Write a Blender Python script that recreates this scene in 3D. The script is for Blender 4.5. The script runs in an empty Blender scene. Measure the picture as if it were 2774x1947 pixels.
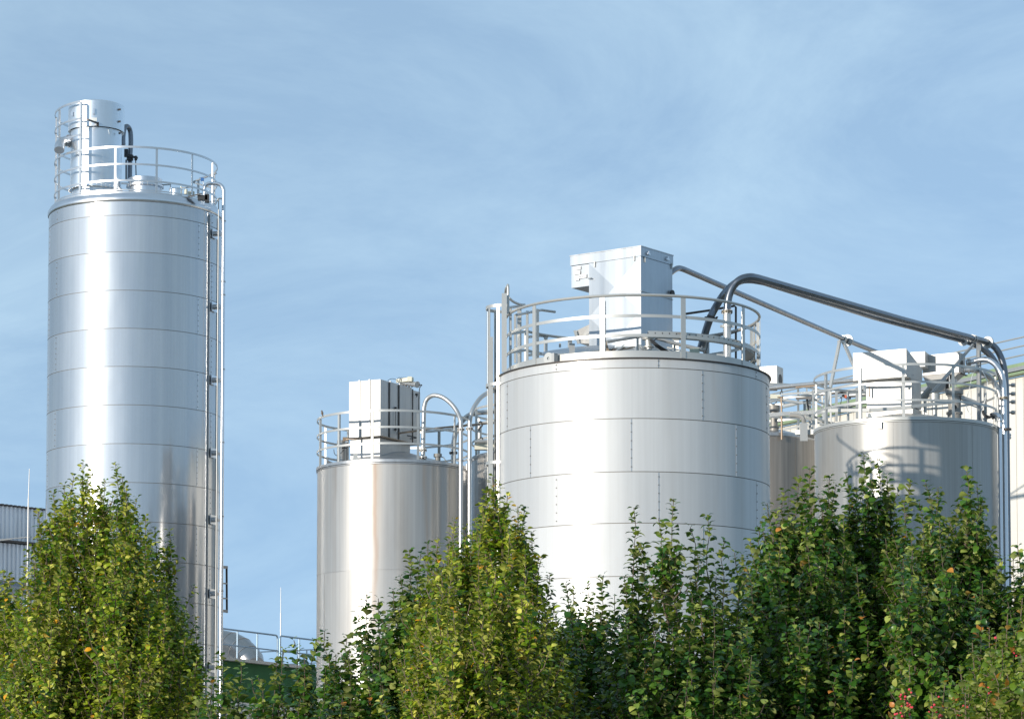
import bpy, math, random
import numpy as np
from mathutils import Vector
R = math.radians
sc = bpy.context.scene
col = sc.collection
# ------------------------------------------------------------------ camera
F = 8200.0; CX = 1387.0; CYM = 973.5; HOR = 2350.0; TILT = R(4.0); EYE = 1.7
PRY = HOR - F*math.tan(TILT)
cam_d = bpy.data.cameras.new("camera"); cam = bpy.data.objects.new("camera", cam_d); col.objects.link(cam)
cam.location = (0, 0, EYE); cam.rotation_euler = (R(90)+TILT, 0, 0)
cam_d.sensor_width = 36; cam_d.lens = F/2774*36
cam_d.shift_y = (PRY-CYM)/2774
cam_d.clip_start = 0.5; cam_d.clip_end = 6000
sc.camera = cam
sc.render.resolution_x = 1024; sc.render.resolution_y = 718
# ------------------------------------------------------------------ light
SUN_AZ, SUN_EL = R(45), R(10)          # from behind the camera, to the left
to_sun = Vector((-math.sin(SUN_AZ)*math.cos(SUN_EL), -math.cos(SUN_AZ)*math.cos(SUN_EL), math.sin(SUN_EL)))
sd = bpy.data.lights.new("sun", 'SUN'); sd.energy = 2.8; sd.angle = R(0.53); sd.color = (1.0, 0.91, 0.79)
so = bpy.data.objects.new("sun", sd); col.objects.link(so); so.rotation_euler = to_sun.to_track_quat('Z', 'Y').to_euler()
so.location = (-30, -30, 40)
w = bpy.data.worlds.new("World"); sc.world = w; w.use_nodes = True
nt = w.node_tree; nt.nodes.clear()
def wn(t, **k):
    n = nt.nodes.new(t)
    for a, b in k.items(): setattr(n, a, b)
    return n
out = wn('ShaderNodeOutputWorld'); bg = wn('ShaderNodeBackground'); sky = wn('ShaderNodeTexSky')
sky.sky_type = 'NISHITA'; sky.sun_disc = False; sky.sun_elevation = SUN_EL
sky.sun_rotation = math.atan2(to_sun.x, to_sun.y)
sky.altitude = 200; sky.air_density = 1.0; sky.dust_density = 0.35; sky.ozone_density = 2.8
tc = wn('ShaderNodeTexCoord')
# the low band of sky in the picture is a deeper blue: look a little higher into the sky model
lift = wn('ShaderNodeVectorMath', operation='ADD'); lift.inputs[1].default_value = (0, 0, 0.32)
nrm = wn('ShaderNodeVectorMath', operation='NORMALIZE')
nt.links.new(tc.outputs['Generated'], lift.inputs[0]); nt.links.new(lift.outputs[0], nrm.inputs[0]); nt.links.new(nrm.outputs[0], sky.inputs[0])
mp = wn('ShaderNodeMapping'); mp.inputs['Scale'].default_value = (5.0, 3.0, 13.0); mp.inputs['Rotation'].default_value = (0, R(-16), 0)
n1 = wn('ShaderNodeTexNoise'); n1.inputs['Scale'].default_value = 1.0; n1.inputs['Detail'].default_value = 7; n1.inputs['Roughness'].default_value = .66; n1.inputs['Distortion'].default_value = .5
nt.links.new(tc.outputs['Generated'], mp.inputs[0]); nt.links.new(mp.outputs[0], n1.inputs[0])
rmp = wn('ShaderNodeValToRGB'); rmp.color_ramp.elements[0].position = .40; rmp.color_ramp.elements[1].position = .84
rmp.color_ramp.elements[0].color = (0, 0, 0, 1); rmp.color_ramp.elements[1].color = (1, 1, 1, 1)
nt.links.new(n1.outputs[0], rmp.inputs[0])
n2 = wn('ShaderNodeTexNoise'); n2.inputs['Scale'].default_value = 3.3; n2.inputs['Detail'].default_value = 2
nt.links.new(tc.outputs['Generated'], n2.inputs[0])
mul = wn('ShaderNodeMath', operation='MULTIPLY'); nt.links.new(rmp.outputs[0], mul.inputs[0]); nt.links.new(n2.outputs[0], mul.inputs[1])
CLOUD_AMT = wn('ShaderNodeMath', operation='MULTIPLY'); CLOUD_AMT.inputs[1].default_value = .62; nt.links.new(mul.outputs[0], CLOUD_AMT.inputs[0])
mx = wn('ShaderNodeMixRGB'); mx.inputs[2].default_value = (3.8, 4.9, 5.35, 1)
veil = wn('ShaderNodeMath', operation='ADD'); veil.use_clamp = True; veil.inputs[1].default_value = .25; nt.links.new(CLOUD_AMT.outputs[0], veil.inputs[0])
nt.links.new(veil.outputs[0], mx.inputs[0]); nt.links.new(sky.outputs[0], mx.inputs[1])
nt.links.new(mx.outputs[0], bg.inputs[0]); nt.links.new(bg.outputs[0], out.inputs[0])
bg.inputs[1].default_value = 0.15
sc.view_settings.view_transform = 'Standard'; sc.view_settings.look = 'None'; sc.view_settings.gamma = 1
sc.view_settings.exposure = 0.66

# ------------------------------------------------------------------ helpers
def P(px, py, D):
    """world point seen at photo pixel (px,py) that stands D metres ahead of the camera"""
    u = (px-CX)/F; v = (PRY-py)/F
    d = Vector((u, math.cos(TILT)-v*math.sin(TILT), math.sin(TILT)+v*math.cos(TILT)))
    return Vector((0, 0, EYE)) + d*(D/d.y)
ZM = {1: (100, 240, 3.827), 2: (80, 600, 2.687), 3: (820, 980, 3.827), 4: (1280, 620, 2.701), 5: (2050, 860, 3.171),
      6: (0, 1200, 2.158), 7: (850, 1250, 2.313), 8: (1800, 1200, 2.158), 11: (1500, 640, 4.478), 12: (1280, 760, 5.372),
      13: (1830, 700, 4.478), 14: (2160, 900, 5.373), 15: (2440, 860, 4.743), 16: (1080, 1020, 5.373), 17: (540, 1480, 3.453), 18: (0, 1240, 4.478)}
def Z(k, x, y, D):
    ox, oy, s = ZM[k]; return P(ox+x/s, oy+y/s, D)

def thing(name, label, cat, loc, group=None):
    o = bpy.data.objects.new(name, None); col.objects.link(o); o.empty_display_size = .3
    o.location = loc; o['label'] = label; o['category'] = cat
    if group: o['group'] = group
    o['_o'] = [loc[0], loc[1], loc[2]]
    return o
def origin_of(o):
    while o.parent: o = o.parent
    return Vector(o.location)

class MB:
    def __init__(s): s.v = []; s.f = []; s.m = []; s.a = []
    def add(s, vs, fs, m=0, a=.5):
        b = len(s.v); s.v += [tuple(p) for p in vs]
        for f in fs: s.f.append(tuple(i+b for i in f)); s.m.append(m); s.a.append(a)
        return s
    def box(s, c, ax, ay, az, m=0):
        """c centre, half-axes vectors"""
        c, ax, ay, az = map(Vector, (c, ax, ay, az)); vs = []
        for k in (-1, 1):
            for j in (-1, 1):
                for i in (-1, 1): vs.append(c+ax*i+ay*j+az*k)
        return s.add(vs, [(0, 2, 3, 1), (4, 5, 7, 6), (0, 1, 5, 4), (2, 6, 7, 3), (0, 4, 6, 2), (1, 3, 7, 5)], m)
    def bar(s, a, b, w, h, m=0, side=None):
        a, b = Vector(a), Vector(b); d = (b-a); L = d.length; d.normalize()
        if side is None:
            side = Vector((0, 0, 1)).cross(d)
            if side.length < 1e-3: side = Vector((1, 0, 0))
        side = Vector(side); side = (side-d*side.dot(d)).normalized(); up = d.cross(side)
        return s.box((a+b)/2, d*L/2, side*w/2, up*h/2, m)
    def tube(s, pts, r, n=12, m=0, caps=True, closed=False):
        pts = [Vector(p) for p in pts]; N = len(pts)
        rs = r if isinstance(r, (list, tuple)) else [r]*N
        t = []
        for i in range(N):
            a = pts[(i-1) % N] if (closed or i > 0) else pts[i]; b = pts[(i+1) % N] if (closed or i < N-1) else pts[i]
            t.append((b-a).normalized())
        u = t[0].orthogonal().normalized(); vs = []; 
        for i in range(N):
            u = (u - t[i]*u.dot(t[i])).normalized(); w_ = t[i].cross(u)
            for k in range(n):
                q = 2*math.pi*k/n; vs.append(pts[i]+(u*math.cos(q)+w_*math.sin(q))*rs[i])
        fs = []
        for i in range(N if closed else N-1):
            j = (i+1) % N
            for k in range(n):
                k2 = (k+1) % n; fs.append((i*n+k, i*n+k2, j*n+k2, j*n+k))
        if caps and not closed: fs.append(tuple(range(n-1, -1, -1))); fs.append(tuple((N-1)*n+k for k in range(n)))
        return s.add(vs, fs, m)
    def cyl(s, a, b, r, r2=None, n=20, m=0): return s.tube([a, b], [r, r if r2 is None else r2], n, m)
    def lathe(s, c, prof, n=96, ms=None, cap0=False, cap1=False, axis=None, m=0, seam=None):
        """prof: list of (r,z); axis default z"""
        c = Vector(c)
        if axis is None: ex, ey, ez = Vector((1, 0, 0)), Vector((0, 1, 0)), Vector((0, 0, 1))
        else:
            ez = Vector(axis).normalized(); ex = ez.orthogonal().normalized(); ey = ez.cross(ex)
        vs = []
        for r, z in prof:
            for k in range(n):
                q = 2*math.pi*k/n; vs.append(c+ex*r*math.cos(q)+ey*r*math.sin(q)+ez*z)
        b = len(s.v); s.v += [tuple(p) for p in vs]
        for i in range(len(prof)-1):
            for k in range(n):
                k2 = (k+1) % n
                s.f.append((b+i*n+k, b+i*n+k2, b+(i+1)*n+k2, b+(i+1)*n+k)); s.m.append(ms[i] if ms else m)
                s.a.append(seam(i, k/n) if seam else .5)
        if cap0: s.f.append(tuple(b+k for k in range(n-1, -1, -1))); s.m.append(m); s.a.append(.5)
        if cap1: s.f.append(tuple(b+(len(prof)-1)*n+k for k in range(n))); s.m.append(m); s.a.append(.5)
        return s
    def arc(s, c, r, z, a0, a1, w, h, m=0, n=None):
        """flat bar bent along a circle; azimuth 0 faces the camera, + to the right; w radial, h vertical"""
        n = n or max(3, int(abs(a1-a0)/R(4))); c = Vector(c); vs = []
        full = abs(abs(a1-a0)-2*math.pi) < 1e-4
        N = n if full else n+1
        for i in range(N):
            q = a0+(a1-a0)*i/n; d = Vector((math.sin(q), -math.cos(q), 0))
            for rr, zz in ((r-w/2, z-h/2), (r+w/2, z-h/2), (r+w/2, z+h/2), (r-w/2, z+h/2)):
                vs.append(Vector((c.x, c.y, 0))+d*rr+Vector((0, 0, zz)))
        fs = []
        for i in range(n):
            j = (i+1) % N
            for k in range(4): fs.append((i*4+k, i*4+(k+1) % 4, j*4+(k+1) % 4, j*4+k))
        if not full: fs += [(3, 2, 1, 0), tuple((N-1)*4+k for k in range(4))]
        return s.add(vs, fs, m)
    def build(s, name, mats, parent=None, smooth=True, sharp=35, **props):
        if not isinstance(mats, (list, tuple)): mats = [mats]
        o0 = origin_of(parent) if parent else Vector((0, 0, 0))
        me = bpy.data.meshes.new(name); me.from_pydata([(v[0]-o0.x, v[1]-o0.y, v[2]-o0.z) for v in s.v], [], s.f)
        for mt in mats: me.materials.append(mt)
        me.polygons.foreach_set('material_index', s.m)
        at = me.attributes.new('var', 'FLOAT', 'FACE'); at.data.foreach_set('value', s.a)
        if smooth:
            me.polygons.foreach_set('use_smooth', [True]*len(s.f)); me.set_sharp_from_angle(angle=R(sharp))
        me.validate(); me.update()
        o = bpy.data.objects.new(name, me); col.objects.link(o)
        if parent: o.parent = parent
        for k, v in props.items(): o[k] = v
        return o
def copy_part(o, parent=None, offset=(0, 0, 0)):
    c = o.copy(); col.objects.link(c); c.parent = parent or o.parent; c.location = Vector(o.location)+Vector(offset)
    return c
def fillet(pts, rad, n=8):
    pts = [Vector(p) for p in pts]; res = [pts[0]]
    rads = rad if isinstance(rad, (list, tuple)) else [rad]*(len(pts)-2)
    for i in range(1, len(pts)-1):
        a, b, c = pts[i-1], pts[i], pts[i+1]; r = rads[i-1]
        d1 = (a-b); d2 = (c-b); q = min(r, d1.length*.49, d2.length*.49)
        p0 = b+d1.normalized()*q; p2 = b+d2.normalized()*q
        for k in range(n+1):
            t = k/n; res.append(p0*(1-t)**2+b*2*t*(1-t)*1.0+p2*t*t)
    res.append(pts[-1]); return res
def spline(pts, n=8):
    pts = [Vector(p) for p in pts]; q = [pts[0]*2-pts[1]]+pts+[pts[-1]*2-pts[-2]]; res = []
    for i in range(1, len(q)-2):
        p0, p1, p2, p3 = q[i-1:i+3]
        for k in range(n):
            t = k/n; res.append(.5*((2*p1)+(p2-p0)*t+(2*p0-5*p1+4*p2-p3)*t*t+(3*p1-p0-3*p2+p3)*t**3))
    res.append(pts[-1]); return res

# ------------------------------------------------------------------ materials
def mat(name, base, rough=.5, metal=0.0, streak=0.0, rough_var=0.0, wave=0.0, stain=None, var=0.0, wave_scale=1.0, spec=.5, dirt=0.0, grain=0.0,
        streak_scale=(3.0, 3.0, .12), dirt_col=(.16, .12, .08), coat=0.0, coat_rough=.2, coat_ior=2.3):
    m = bpy.data.materials.new(name); m.use_nodes = True; t = m.node_tree; L = t.links.new
    bs = t.nodes['Principled BSDF']; bs.inputs['Roughness'].default_value = rough; bs.inputs['Metallic'].default_value = metal
    bs.inputs['Specular IOR Level'].default_value = spec
    if coat: bs.inputs['Coat Weight'].default_value = coat; bs.inputs['Coat Roughness'].default_value = coat_rough; bs.inputs['Coat IOR'].default_value = coat_ior
    tx = t.nodes.new('ShaderNodeTexCoord'); cur = None
    rgb = t.nodes.new('ShaderNodeRGB'); rgb.outputs[0].default_value = (*base, 1); cur = rgb.outputs[0]
    def mixc(kind, fac, c1, c2):
        n = t.nodes.new('ShaderNodeMixRGB'); n.blend_type = kind
        if isinstance(fac, (int, float)): n.inputs[0].default_value = fac
        else: L(fac, n.inputs[0])
        L(c1, n.inputs[1])
        if isinstance(c2, tuple): n.inputs[2].default_value = (*c2, 1)
        else: L(c2, n.inputs[2])
        return n.outputs[0]
    def noise(scale, sv, detail=4, seed=0):
        mpn = t.nodes.new('ShaderNodeMapping'); mpn.inputs['Scale'].default_value = sv; mpn.inputs['Location'].default_value = (seed, seed*.7, seed*.3)
        L(tx.outputs['Object'], mpn.inputs[0]); n = t.nodes.new('ShaderNodeTexNoise'); n.inputs['Scale'].default_value = scale; n.inputs['Detail'].default_value = detail
        L(mpn.outputs[0], n.inputs[0]); return n.outputs[0]
    def rng(x, a, b, c, d):
        n = t.nodes.new('ShaderNodeMapRange'); L(x, n.inputs[0])
        for i, v in enumerate((a, b, c, d)): n.inputs[i+1].default_value = v
        return n.outputs[0]
    st = noise(1.0, streak_scale, 6, 3.1)
    if streak: cur = mixc('MULTIPLY', 1.0, cur, rng(st, .3, .7, 1-streak, 1.0))
    if streak: cur = mixc('MULTIPLY', 1.0, cur, rng(noise(1.0, (16, 16, .22), 4, 6.6), .35, .65, 1-streak*.6, 1.0))
    if dirt:
        dn = noise(1.0, (1.7, 1.7, .5), 8, 9.3); cur = mixc('MIX', rng(dn, .52, .78, 0, dirt), cur, dirt_col)
    if var:
        an = t.nodes.new('ShaderNodeAttribute'); an.attribute_name = 'var'
        cur = mixc('MULTIPLY', 1.0, cur, rng(an.outputs['Fac'], 0, 1, 1-var, 1.0))
    if stain:
        sx = t.nodes.new('ShaderNodeSeparateXYZ'); L(tx.outputs['Object'], sx.inputs[0])
        def M(op, a, b=None, c=None):
            n = t.nodes.new('ShaderNodeMath'); n.operation = op
            for i, v in enumerate((a, b, c)):
                if v is None: continue
                if isinstance(v, (int, float)): n.inputs[i].default_value = v
                else: L(v, n.inputs[i])
            return n.outputs[0]
        ang = M('ARCTAN2', sx.outputs[0], M('MULTIPLY', sx.outputs[1], -1.0))
        wob = M('MULTIPLY', M('SUBTRACT', noise(1.0, (.5, .5, .9), 3, 5.0), .5), .10)
        ang = M('ADD', ang, wob)
        for (a0, wd, zt, ln, amt, colr) in stain:
            e = M('DIVIDE', M('SUBTRACT', ang, R(a0)), R(wd)); g = M('POWER', 2.718, M('MULTIPLY', M('MULTIPLY', e, e), -1.0))
            zz = rng(sx.outputs[2], zt-ln, zt, 0.0, 1.0)
            fac = M('MULTIPLY', M('MULTIPLY', g, zz), rng(noise(1.0, (9, 9, .25), 5, 1.7), .35, .65, .35, 1.0))
            cur = mixc('MIX', M('MULTIPLY', fac, amt), cur, colr)
    L(cur, bs.inputs['Base Color'])
    if rough_var:
        a = rng(st, .25, .75, rough-rough_var, rough+rough_var)
        if var:
            an2 = t.nodes.new('ShaderNodeAttribute'); an2.attribute_name = 'var'
            ad = t.nodes.new('ShaderNodeMath'); ad.operation = 'ADD'; L(a, ad.inputs[0]); L(rng(an2.outputs['Fac'], 0, 1, -.04, .05), ad.inputs[1]); a = ad.outputs[0]
        L(a, bs.inputs['Roughness'])
    last = None
    if wave:
        b = t.nodes.new('ShaderNodeBump'); b.inputs['Strength'].default_value = 1.0; b.inputs['Distance'].default_value = wave
        L(noise(wave_scale, (1.0, 1.0, .55), 2, 7.7), b.inputs['Height']); last = b
    if grain:
        b2 = t.nodes.new('ShaderNodeBump'); b2.inputs['Strength'].default_value = 1.0; b2.inputs['Distance'].default_value = grain
        L(noise(9.0, (1, 1, 1.6), 4, 2.2), b2.inputs['Height'])
        if last: L(last.outputs[0], b2.inputs['Normal'])
        last = b2
    if last: L(last.outputs[0], bs.inputs['Normal'])
    return m
BRN = (.20, .125, .07)
M_silo = mat('polished_steel', (.39, .42, .455), .60, .95, streak=.14, rough_var=.05, wave=.024, var=.10, wave_scale=1.0, coat=1.0, coat_rough=.13, coat_ior=3.5)
M_mid = mat('stained_steel', (.48, .465, .44), .54, .6, coat=.6, coat_ior=2.6, coat_rough=.22, streak=.20, rough_var=.07, wave=.010, var=.03, dirt=.2,
            stain=[(-10.5, 1.8, 10.8, 5.5, 1.0, (.27, .15, .07)), (-8, 4, 10.8, 3.0, .6, (.36, .27, .18)), (36, 13, 10.8, 9.5, .55, (.22, .18, .14)), (27, 1.5, 10.8, 9.5, .7, (.34, .22, .12)), (-47, 3, 10.8, 3.6, .9, (.24, .20, .16)), (-56, 7, 10.8, 4.2, .5, (.30, .26, .21)), (52, 10, 10.8, 9, .6, (.2, .155, .11)), (6, 5, 10.8, 2.4, .35, (.34, .27, .2))])
M_rear = mat('brown_steel', (.42, .37, .32), .48, .7, coat=.25, coat_rough=.25, streak=.4, rough_var=.07, wave=.008, var=.08, dirt=.5)
M_big = mat('clad_aluminium', (.60, .615, .625), .60, .30, coat=.28, coat_rough=.22, streak=.10, rough_var=.05, wave=.013, var=.12, dirt=.12, dirt_col=(.36, .33, .29),
            stain=[(47, 3.5, 10.8, 8.5, .40, (.34, .29, .24)), (64, 6, 10.9, 7.0, .35, (.36, .32, .28)), (-60, 7, 9.2, 7.0, .25, (.4, .38, .35)), (-22, 1.2, 9.1, 2.2, .3, (.4, .36, .3)), (12, 2.5, 7.5, 4.0, .2, (.42, .39, .35)), (33, 1.6, 9.1, 3.0, .25, (.4, .36, .32))])
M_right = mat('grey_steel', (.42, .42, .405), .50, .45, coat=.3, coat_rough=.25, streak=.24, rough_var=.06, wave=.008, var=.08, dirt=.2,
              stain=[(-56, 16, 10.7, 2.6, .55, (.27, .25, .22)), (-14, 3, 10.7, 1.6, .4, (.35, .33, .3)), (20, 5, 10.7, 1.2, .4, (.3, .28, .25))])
M_seam = mat('seam_dark_metal', (.24, .23, .21), .6, .5)  # dark metal of the seam grooves and some rivets
M_rivet = mat('rivet_steel', (.55, .55, .55), .35, .9)
M_roof = mat('roof_sheet', (.55, .56, .57), .38, .8, streak=.2, rough_var=.08, dirt=.35)
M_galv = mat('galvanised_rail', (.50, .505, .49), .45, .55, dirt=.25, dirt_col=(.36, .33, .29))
M_galvd = mat('galvanised_rail_dark', (.40, .41, .41), .5, .6)  # darker galvanised tone for clamps, conduits and brackets
M_alu = mat('rail_polished', (.60, .61, .62), .38, .9, rough_var=.06, dirt=.1)
M_pipew = mat('painted_silver_pipe', (.55, .55, .54), .36, .75, streak=.08, dirt=.12, dirt_col=(.4, .37, .33))
M_pipes = mat('weathered_steel_pipe', (.21, .23, .26), .30, .95, rough_var=.08, dirt=.15, streak=.15)
M_bright = mat('bright_steel', (.66, .68, .71), .32, 1.0, rough_var=.06, wave=.003)
M_filter = mat('filter_shell_steel', (.66, .71, .76), .42, .95, coat=.7, coat_rough=.16, rough_var=.05, wave=.010, wave_scale=2.0)
M_boxa = mat('galvanised_sheet', (.46, .50, .54), .38, .8, streak=.12, rough_var=.06, dirt=.12, dirt_col=(.36, .36, .36))
M_boxw = mat('silver_painted_sheet', (.54, .54, .535), .46, .5, streak=.12, dirt=.3, dirt_col=(.30, .28, .26))
M_white = mat('off_white_paint', (.56, .55, .53), .42, .2, streak=.06, dirt=.08, dirt_col=(.45, .42, .38))
M_cream = mat('cream_plastic', (.70, .68, .56), .5, 0.0, dirt=.15, dirt_col=(.4, .37, .3))
M_dark = mat('dark_rubber', (.03, .032, .035), .5, 0.0)
M_darkm = mat('dark_painted_metal', (.07, .06, .055), .45, .5)
M_rust = mat('rusty_steel', (.30, .23, .17), .55, .6, dirt=.6)
M_grey = mat('grey_plastic', (.24, .245, .235), .5, .0, dirt=.3)
M_valve = mat('grey_valve_paint', (.30, .295, .28), .48, .2, dirt=.4)
M_blue = mat('blue_grey_rail', (.22, .30, .38), .45, .6)
M_green = mat('green_cladding', (.02, .10, .035), .7, 0.0, streak=.12, dirt=.05, spec=.2)
M_lgreen = mat('light_green_trim', (.24, .33, .19), .5, 0.0, streak=.1)
M_clad = mat('cream_cladding', (.72, .70, .65), .48, 0.0, streak=.06)
M_claddk = mat('cladding_joint', (.36, .33, .28), .6, 0.0)
M_corr = mat('corrugated_aluminium', (.84, .86, .90), .45, .1, streak=.18, rough_var=.06, dirt=.15)
M_roofg = mat('grey_roof', (.24, .25, .27), .6, .1, dirt=.2)
M_concrete = mat('parapet_concrete', (.42, .41, .40), .8, 0.0, dirt=.3)
M_wallw = mat('white_render', (.62, .63, .64), .8, 0.0, dirt=.1)
M_cable = mat('white_cable', (.68, .68, .66), .5, 0.0)
M_stick = mat('white_sticker', (.88, .88, .88), .35, 0.0)
M_stick2 = mat('cream_sticker', (.74, .76, .74), .4, 0.0)
M_ink = mat('grey_print', (.22, .24, .26), .5, 0.0)
M_bolt = mat('bolt_steel', (.42, .41, .40), .4, .9)
M_orange = mat('orange_tape', (.65, .16, .08), .5, 0.0)
M_ring = mat('gasket_ring', (.22, .20, .16), .5, .5)

# ------------------------------------------------------------------ ground
def ground_mat():
    m = bpy.data.materials.new('meadow_ground'); m.use_nodes = True; t = m.node_tree; b = t.nodes['Principled BSDF']
    tx = t.nodes.new('ShaderNodeTexCoord'); n = t.nodes.new('ShaderNodeTexNoise'); n.inputs['Scale'].default_value = .35; n.inputs['Detail'].default_value = 10
    t.links.new(tx.outputs['Object'], n.inputs[0]); r = t.nodes.new('ShaderNodeValToRGB')
    r.color_ramp.elements[0].position = .35; r.color_ramp.elements[1].position = .68
    r.color_ramp.elements[0].color = (.16, .14, .10, 1); r.color_ramp.elements[1].color = (.09, .115, .045, 1)
    t.links.new(n.outputs[0], r.inputs[0]); t.links.new(r.outputs[0], b.inputs[0]); b.inputs['Roughness'].default_value = .95
    return m
g = MB(); N = 24; S = 3000.0
gs = [-S, -900, -300, -120, -60, -30, -10, 0, 10, 30, 60, 120, 300, 900, S]
gv = [(x, y, 0) for y in gs for x in gs]; n_ = len(gs)
g.add(gv, [(j*n_+i, j*n_+i+1, (j+1)*n_+i+1, (j+1)*n_+i) for j in range(n_-1) for i in range(n_-1)])
g.build('ground', ground_mat(), smooth=False, kind='structure')
yd = MB().box((2, 78, .002), (34, 0, 0), (0, 33, 0), (0, 0, .006))
yd.build('yard_pavement', mat('yard_concrete', (.30, .29, .27), .9, 0.0, dirt=.3), smooth=False, kind='structure')

# ------------------------------------------------------------------ tank building blocks
def shell(parent, c, r, z_top, seams, vseams, mats, zb=0.0, seam_h=.014, n=160, lapw=.018, rivets=True, name='shell'):
    """cylinder with grooved ring seams (list of z, high to low) and raised vertical lap seams vseams[i] = azimuths in band i"""
    rnd = random.Random(int(c.x*100)+7); prof = [(r, z_top)]; ms = []; lv = sorted(seams, reverse=True)
    band_of = []; bi = 0
    for z in lv:
        prof.append((r, z+seam_h/2)); ms.append(0); band_of.append(bi)
        prof.append((r-.010, z+seam_h/2)); ms.append(1); band_of.append(bi)
        prof.append((r-.010, z-seam_h/2)); ms.append(1); band_of.append(bi)
        prof.append((r, z-seam_h/2)); ms.append(1); band_of.append(bi); bi += 1
    prof.append((r, zb)); ms.append(0); band_of.append(bi)
    vals = {}
    def sv(i, fr):
        b = band_of[i]; az = (fr*2*math.pi+math.pi/2)   # lathe angle -> azimuth (0 faces camera)
        az = (az+math.pi) % (2*math.pi)-math.pi
        vs = sorted(vseams[b % len(vseams)]); idx = sum(1 for q in vs if R(q) < az) % max(1, len(vs))
        if (b, idx) not in vals: vals[(b, idx)] = rnd.random()
        return vals[(b, idx)]
    mb = MB(); prof.reverse(); ms.reverse(); band_of.reverse()
    mb.lathe(Vector((c.x, c.y, 0)), prof, n=n, ms=ms, seam=sv)
    edges = [z_top]+lv+[zb]
    for b in range(len(edges)-1):
        for az in vseams[b % len(vseams)]:
            q = R(az); d = Vector((math.sin(q), -math.cos(q), 0)); s_ = Vector((math.cos(q), math.sin(q), 0))
            z1, z0 = edges[b]-seam_h*.7, edges[b+1]+seam_h*.7
            if z1-z0 < .05: continue
            mb.box(Vector((c.x, c.y, (z0+z1)/2))+d*(r+.001), s_*lapw/2, d*.004, Vector((0, 0, (z1-z0)/2)), 2)
            if rivets and z1 > 3:
                k = max(2, int((z1-z0)/.13))
                for i in range(k):
                    zz = z0+(z1-z0)*(i+.5)/k
                    mb.box(Vector((c.x, c.y, zz))+d*(r+.006), s_*.009, d*.006, Vector((0, 0, .009)), 1)
    return mb.build(name, mats, parent)
def az_pos(c, r, az, z): return Vector((c.x+math.sin(az)*r, c.y-math.cos(az)*r, z))
def railing(parent, c, r, zs, zbase, posts, arcs, mt, bar=.042, thick=.010, round_top=0, post_w=.05, post_t=.010, pmat=None, post_top=None, tube_post=False):
    """zs: rail heights, top first; arcs: (a0,a1) azimuth spans; posts: azimuths"""
    mb = MB()
    for i, z in enumerate(zs):
        for a0, a1 in arcs:
            if i == 0 and round_top:
                k = max(6, int((a1-a0)/R(4)))
                full = abs((a1-a0)-2*math.pi) < 1e-4
                pts = [az_pos(c, r, a0+(a1-a0)*j/k, z) for j in range(k if full else k+1)]
                mb.tube(pts, round_top, 8, closed=full)
            else: mb.arc(c, r, z, a0, a1, thick, bar if i else bar*1.15)
    rl = mb.build('railing', mt, parent)
    for az in posts:
        top = (post_top or zs[0])-(.012 if not round_top else .0)
        p = MB(); d = Vector((math.sin(az), -math.cos(az), 0)); s_ = Vector((math.cos(az), math.sin(az), 0))
        rr = r-thick/2-post_t/2-.001
        if tube_post: p.cyl(az_pos(c, rr-.01, az, zbase), az_pos(c, rr-.01, az, top), post_w/2, n=8)
        elif round_top:   # angle profile with a cut-off corner on top
            p.box(az_pos(c, r+thick/2+post_t/2+.001, az, (zbase+top-.03)/2), s_*post_w/2, d*post_t/2, Vector((0, 0, (top-.03-zbase)/2)))
            p.box(az_pos(c, r-.03, az, (zbase+top-.09)/2)+s_*(post_w/2), s_*post_t/2, d*.028, Vector((0, 0, (top-.09-zbase)/2)))
        else:
            p.box(az_pos(c, rr, az, (zbase+top)/2), s_*post_w/2, d*post_t/2, Vector((0, 0, (top-zbase)/2)))
            p.box(az_pos(c, rr-.022, az, (zbase+top)/2)+s_*(post_w/2-post_t/2-.001), s_*post_t/2, d*.018, Vector((0, 0, (top-zbase)/2-.004)))
        p.build('post', pmat or mt, rl)
    return rl
def az_front(px, cx, a): return math.asin(max(-1, min(1, (px-cx)/a)))
def az_rear(px, cx, a): return math.pi-math.asin(max(-1, min(1, (px-cx)/a)))
def flange(parent, p, axis, r, th=.03, bolts=8, mt=None, name='flange', gap=True):
    ax = Vector(axis).normalized(); mb = MB(); u = ax.orthogonal().normalized(); v = ax.cross(u)
    for s_ in (-1, 1):
        mb.cyl(Vector(p)+ax*s_*(.004), Vector(p)+ax*s_*(.004+th/2), r, n=22)
    for k in range(bolts):
        q = 2*math.pi*(k+.3)/bolts; o = (u*math.cos(q)+v*math.sin(q))*(r*.84)
        mb.cyl(Vector(p)+o-ax*(th*.5+.02), Vector(p)+o+ax*(th*.5+.02), max(.007, r*.07), n=6, m=1)
    return mb.build(name, [mt or M_pipew, M_bolt], parent)
def clamp(parent, p, axis, r, w_=.04, mt=None, ear=None):
    ax = Vector(axis).normalized(); mb = MB().cyl(Vector(p)-ax*w_/2, Vector(p)+ax*w_/2, r, n=18)
    e = Vector(ear).normalized() if ear else Vector((1, 0, 0))
    for s_ in (-1, 1):
        mb.box(Vector(p)+e*s_*(r+.018), e*.024, ax.cross(e).normalized()*.02, ax*w_*.45)
    return mb.build('clamp', mt or M_galvd, parent)
def pipe(parent, pts, r, mt, name='pipe', n=16): return MB().tube(pts, r, n).build(name, mt, parent)
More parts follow.
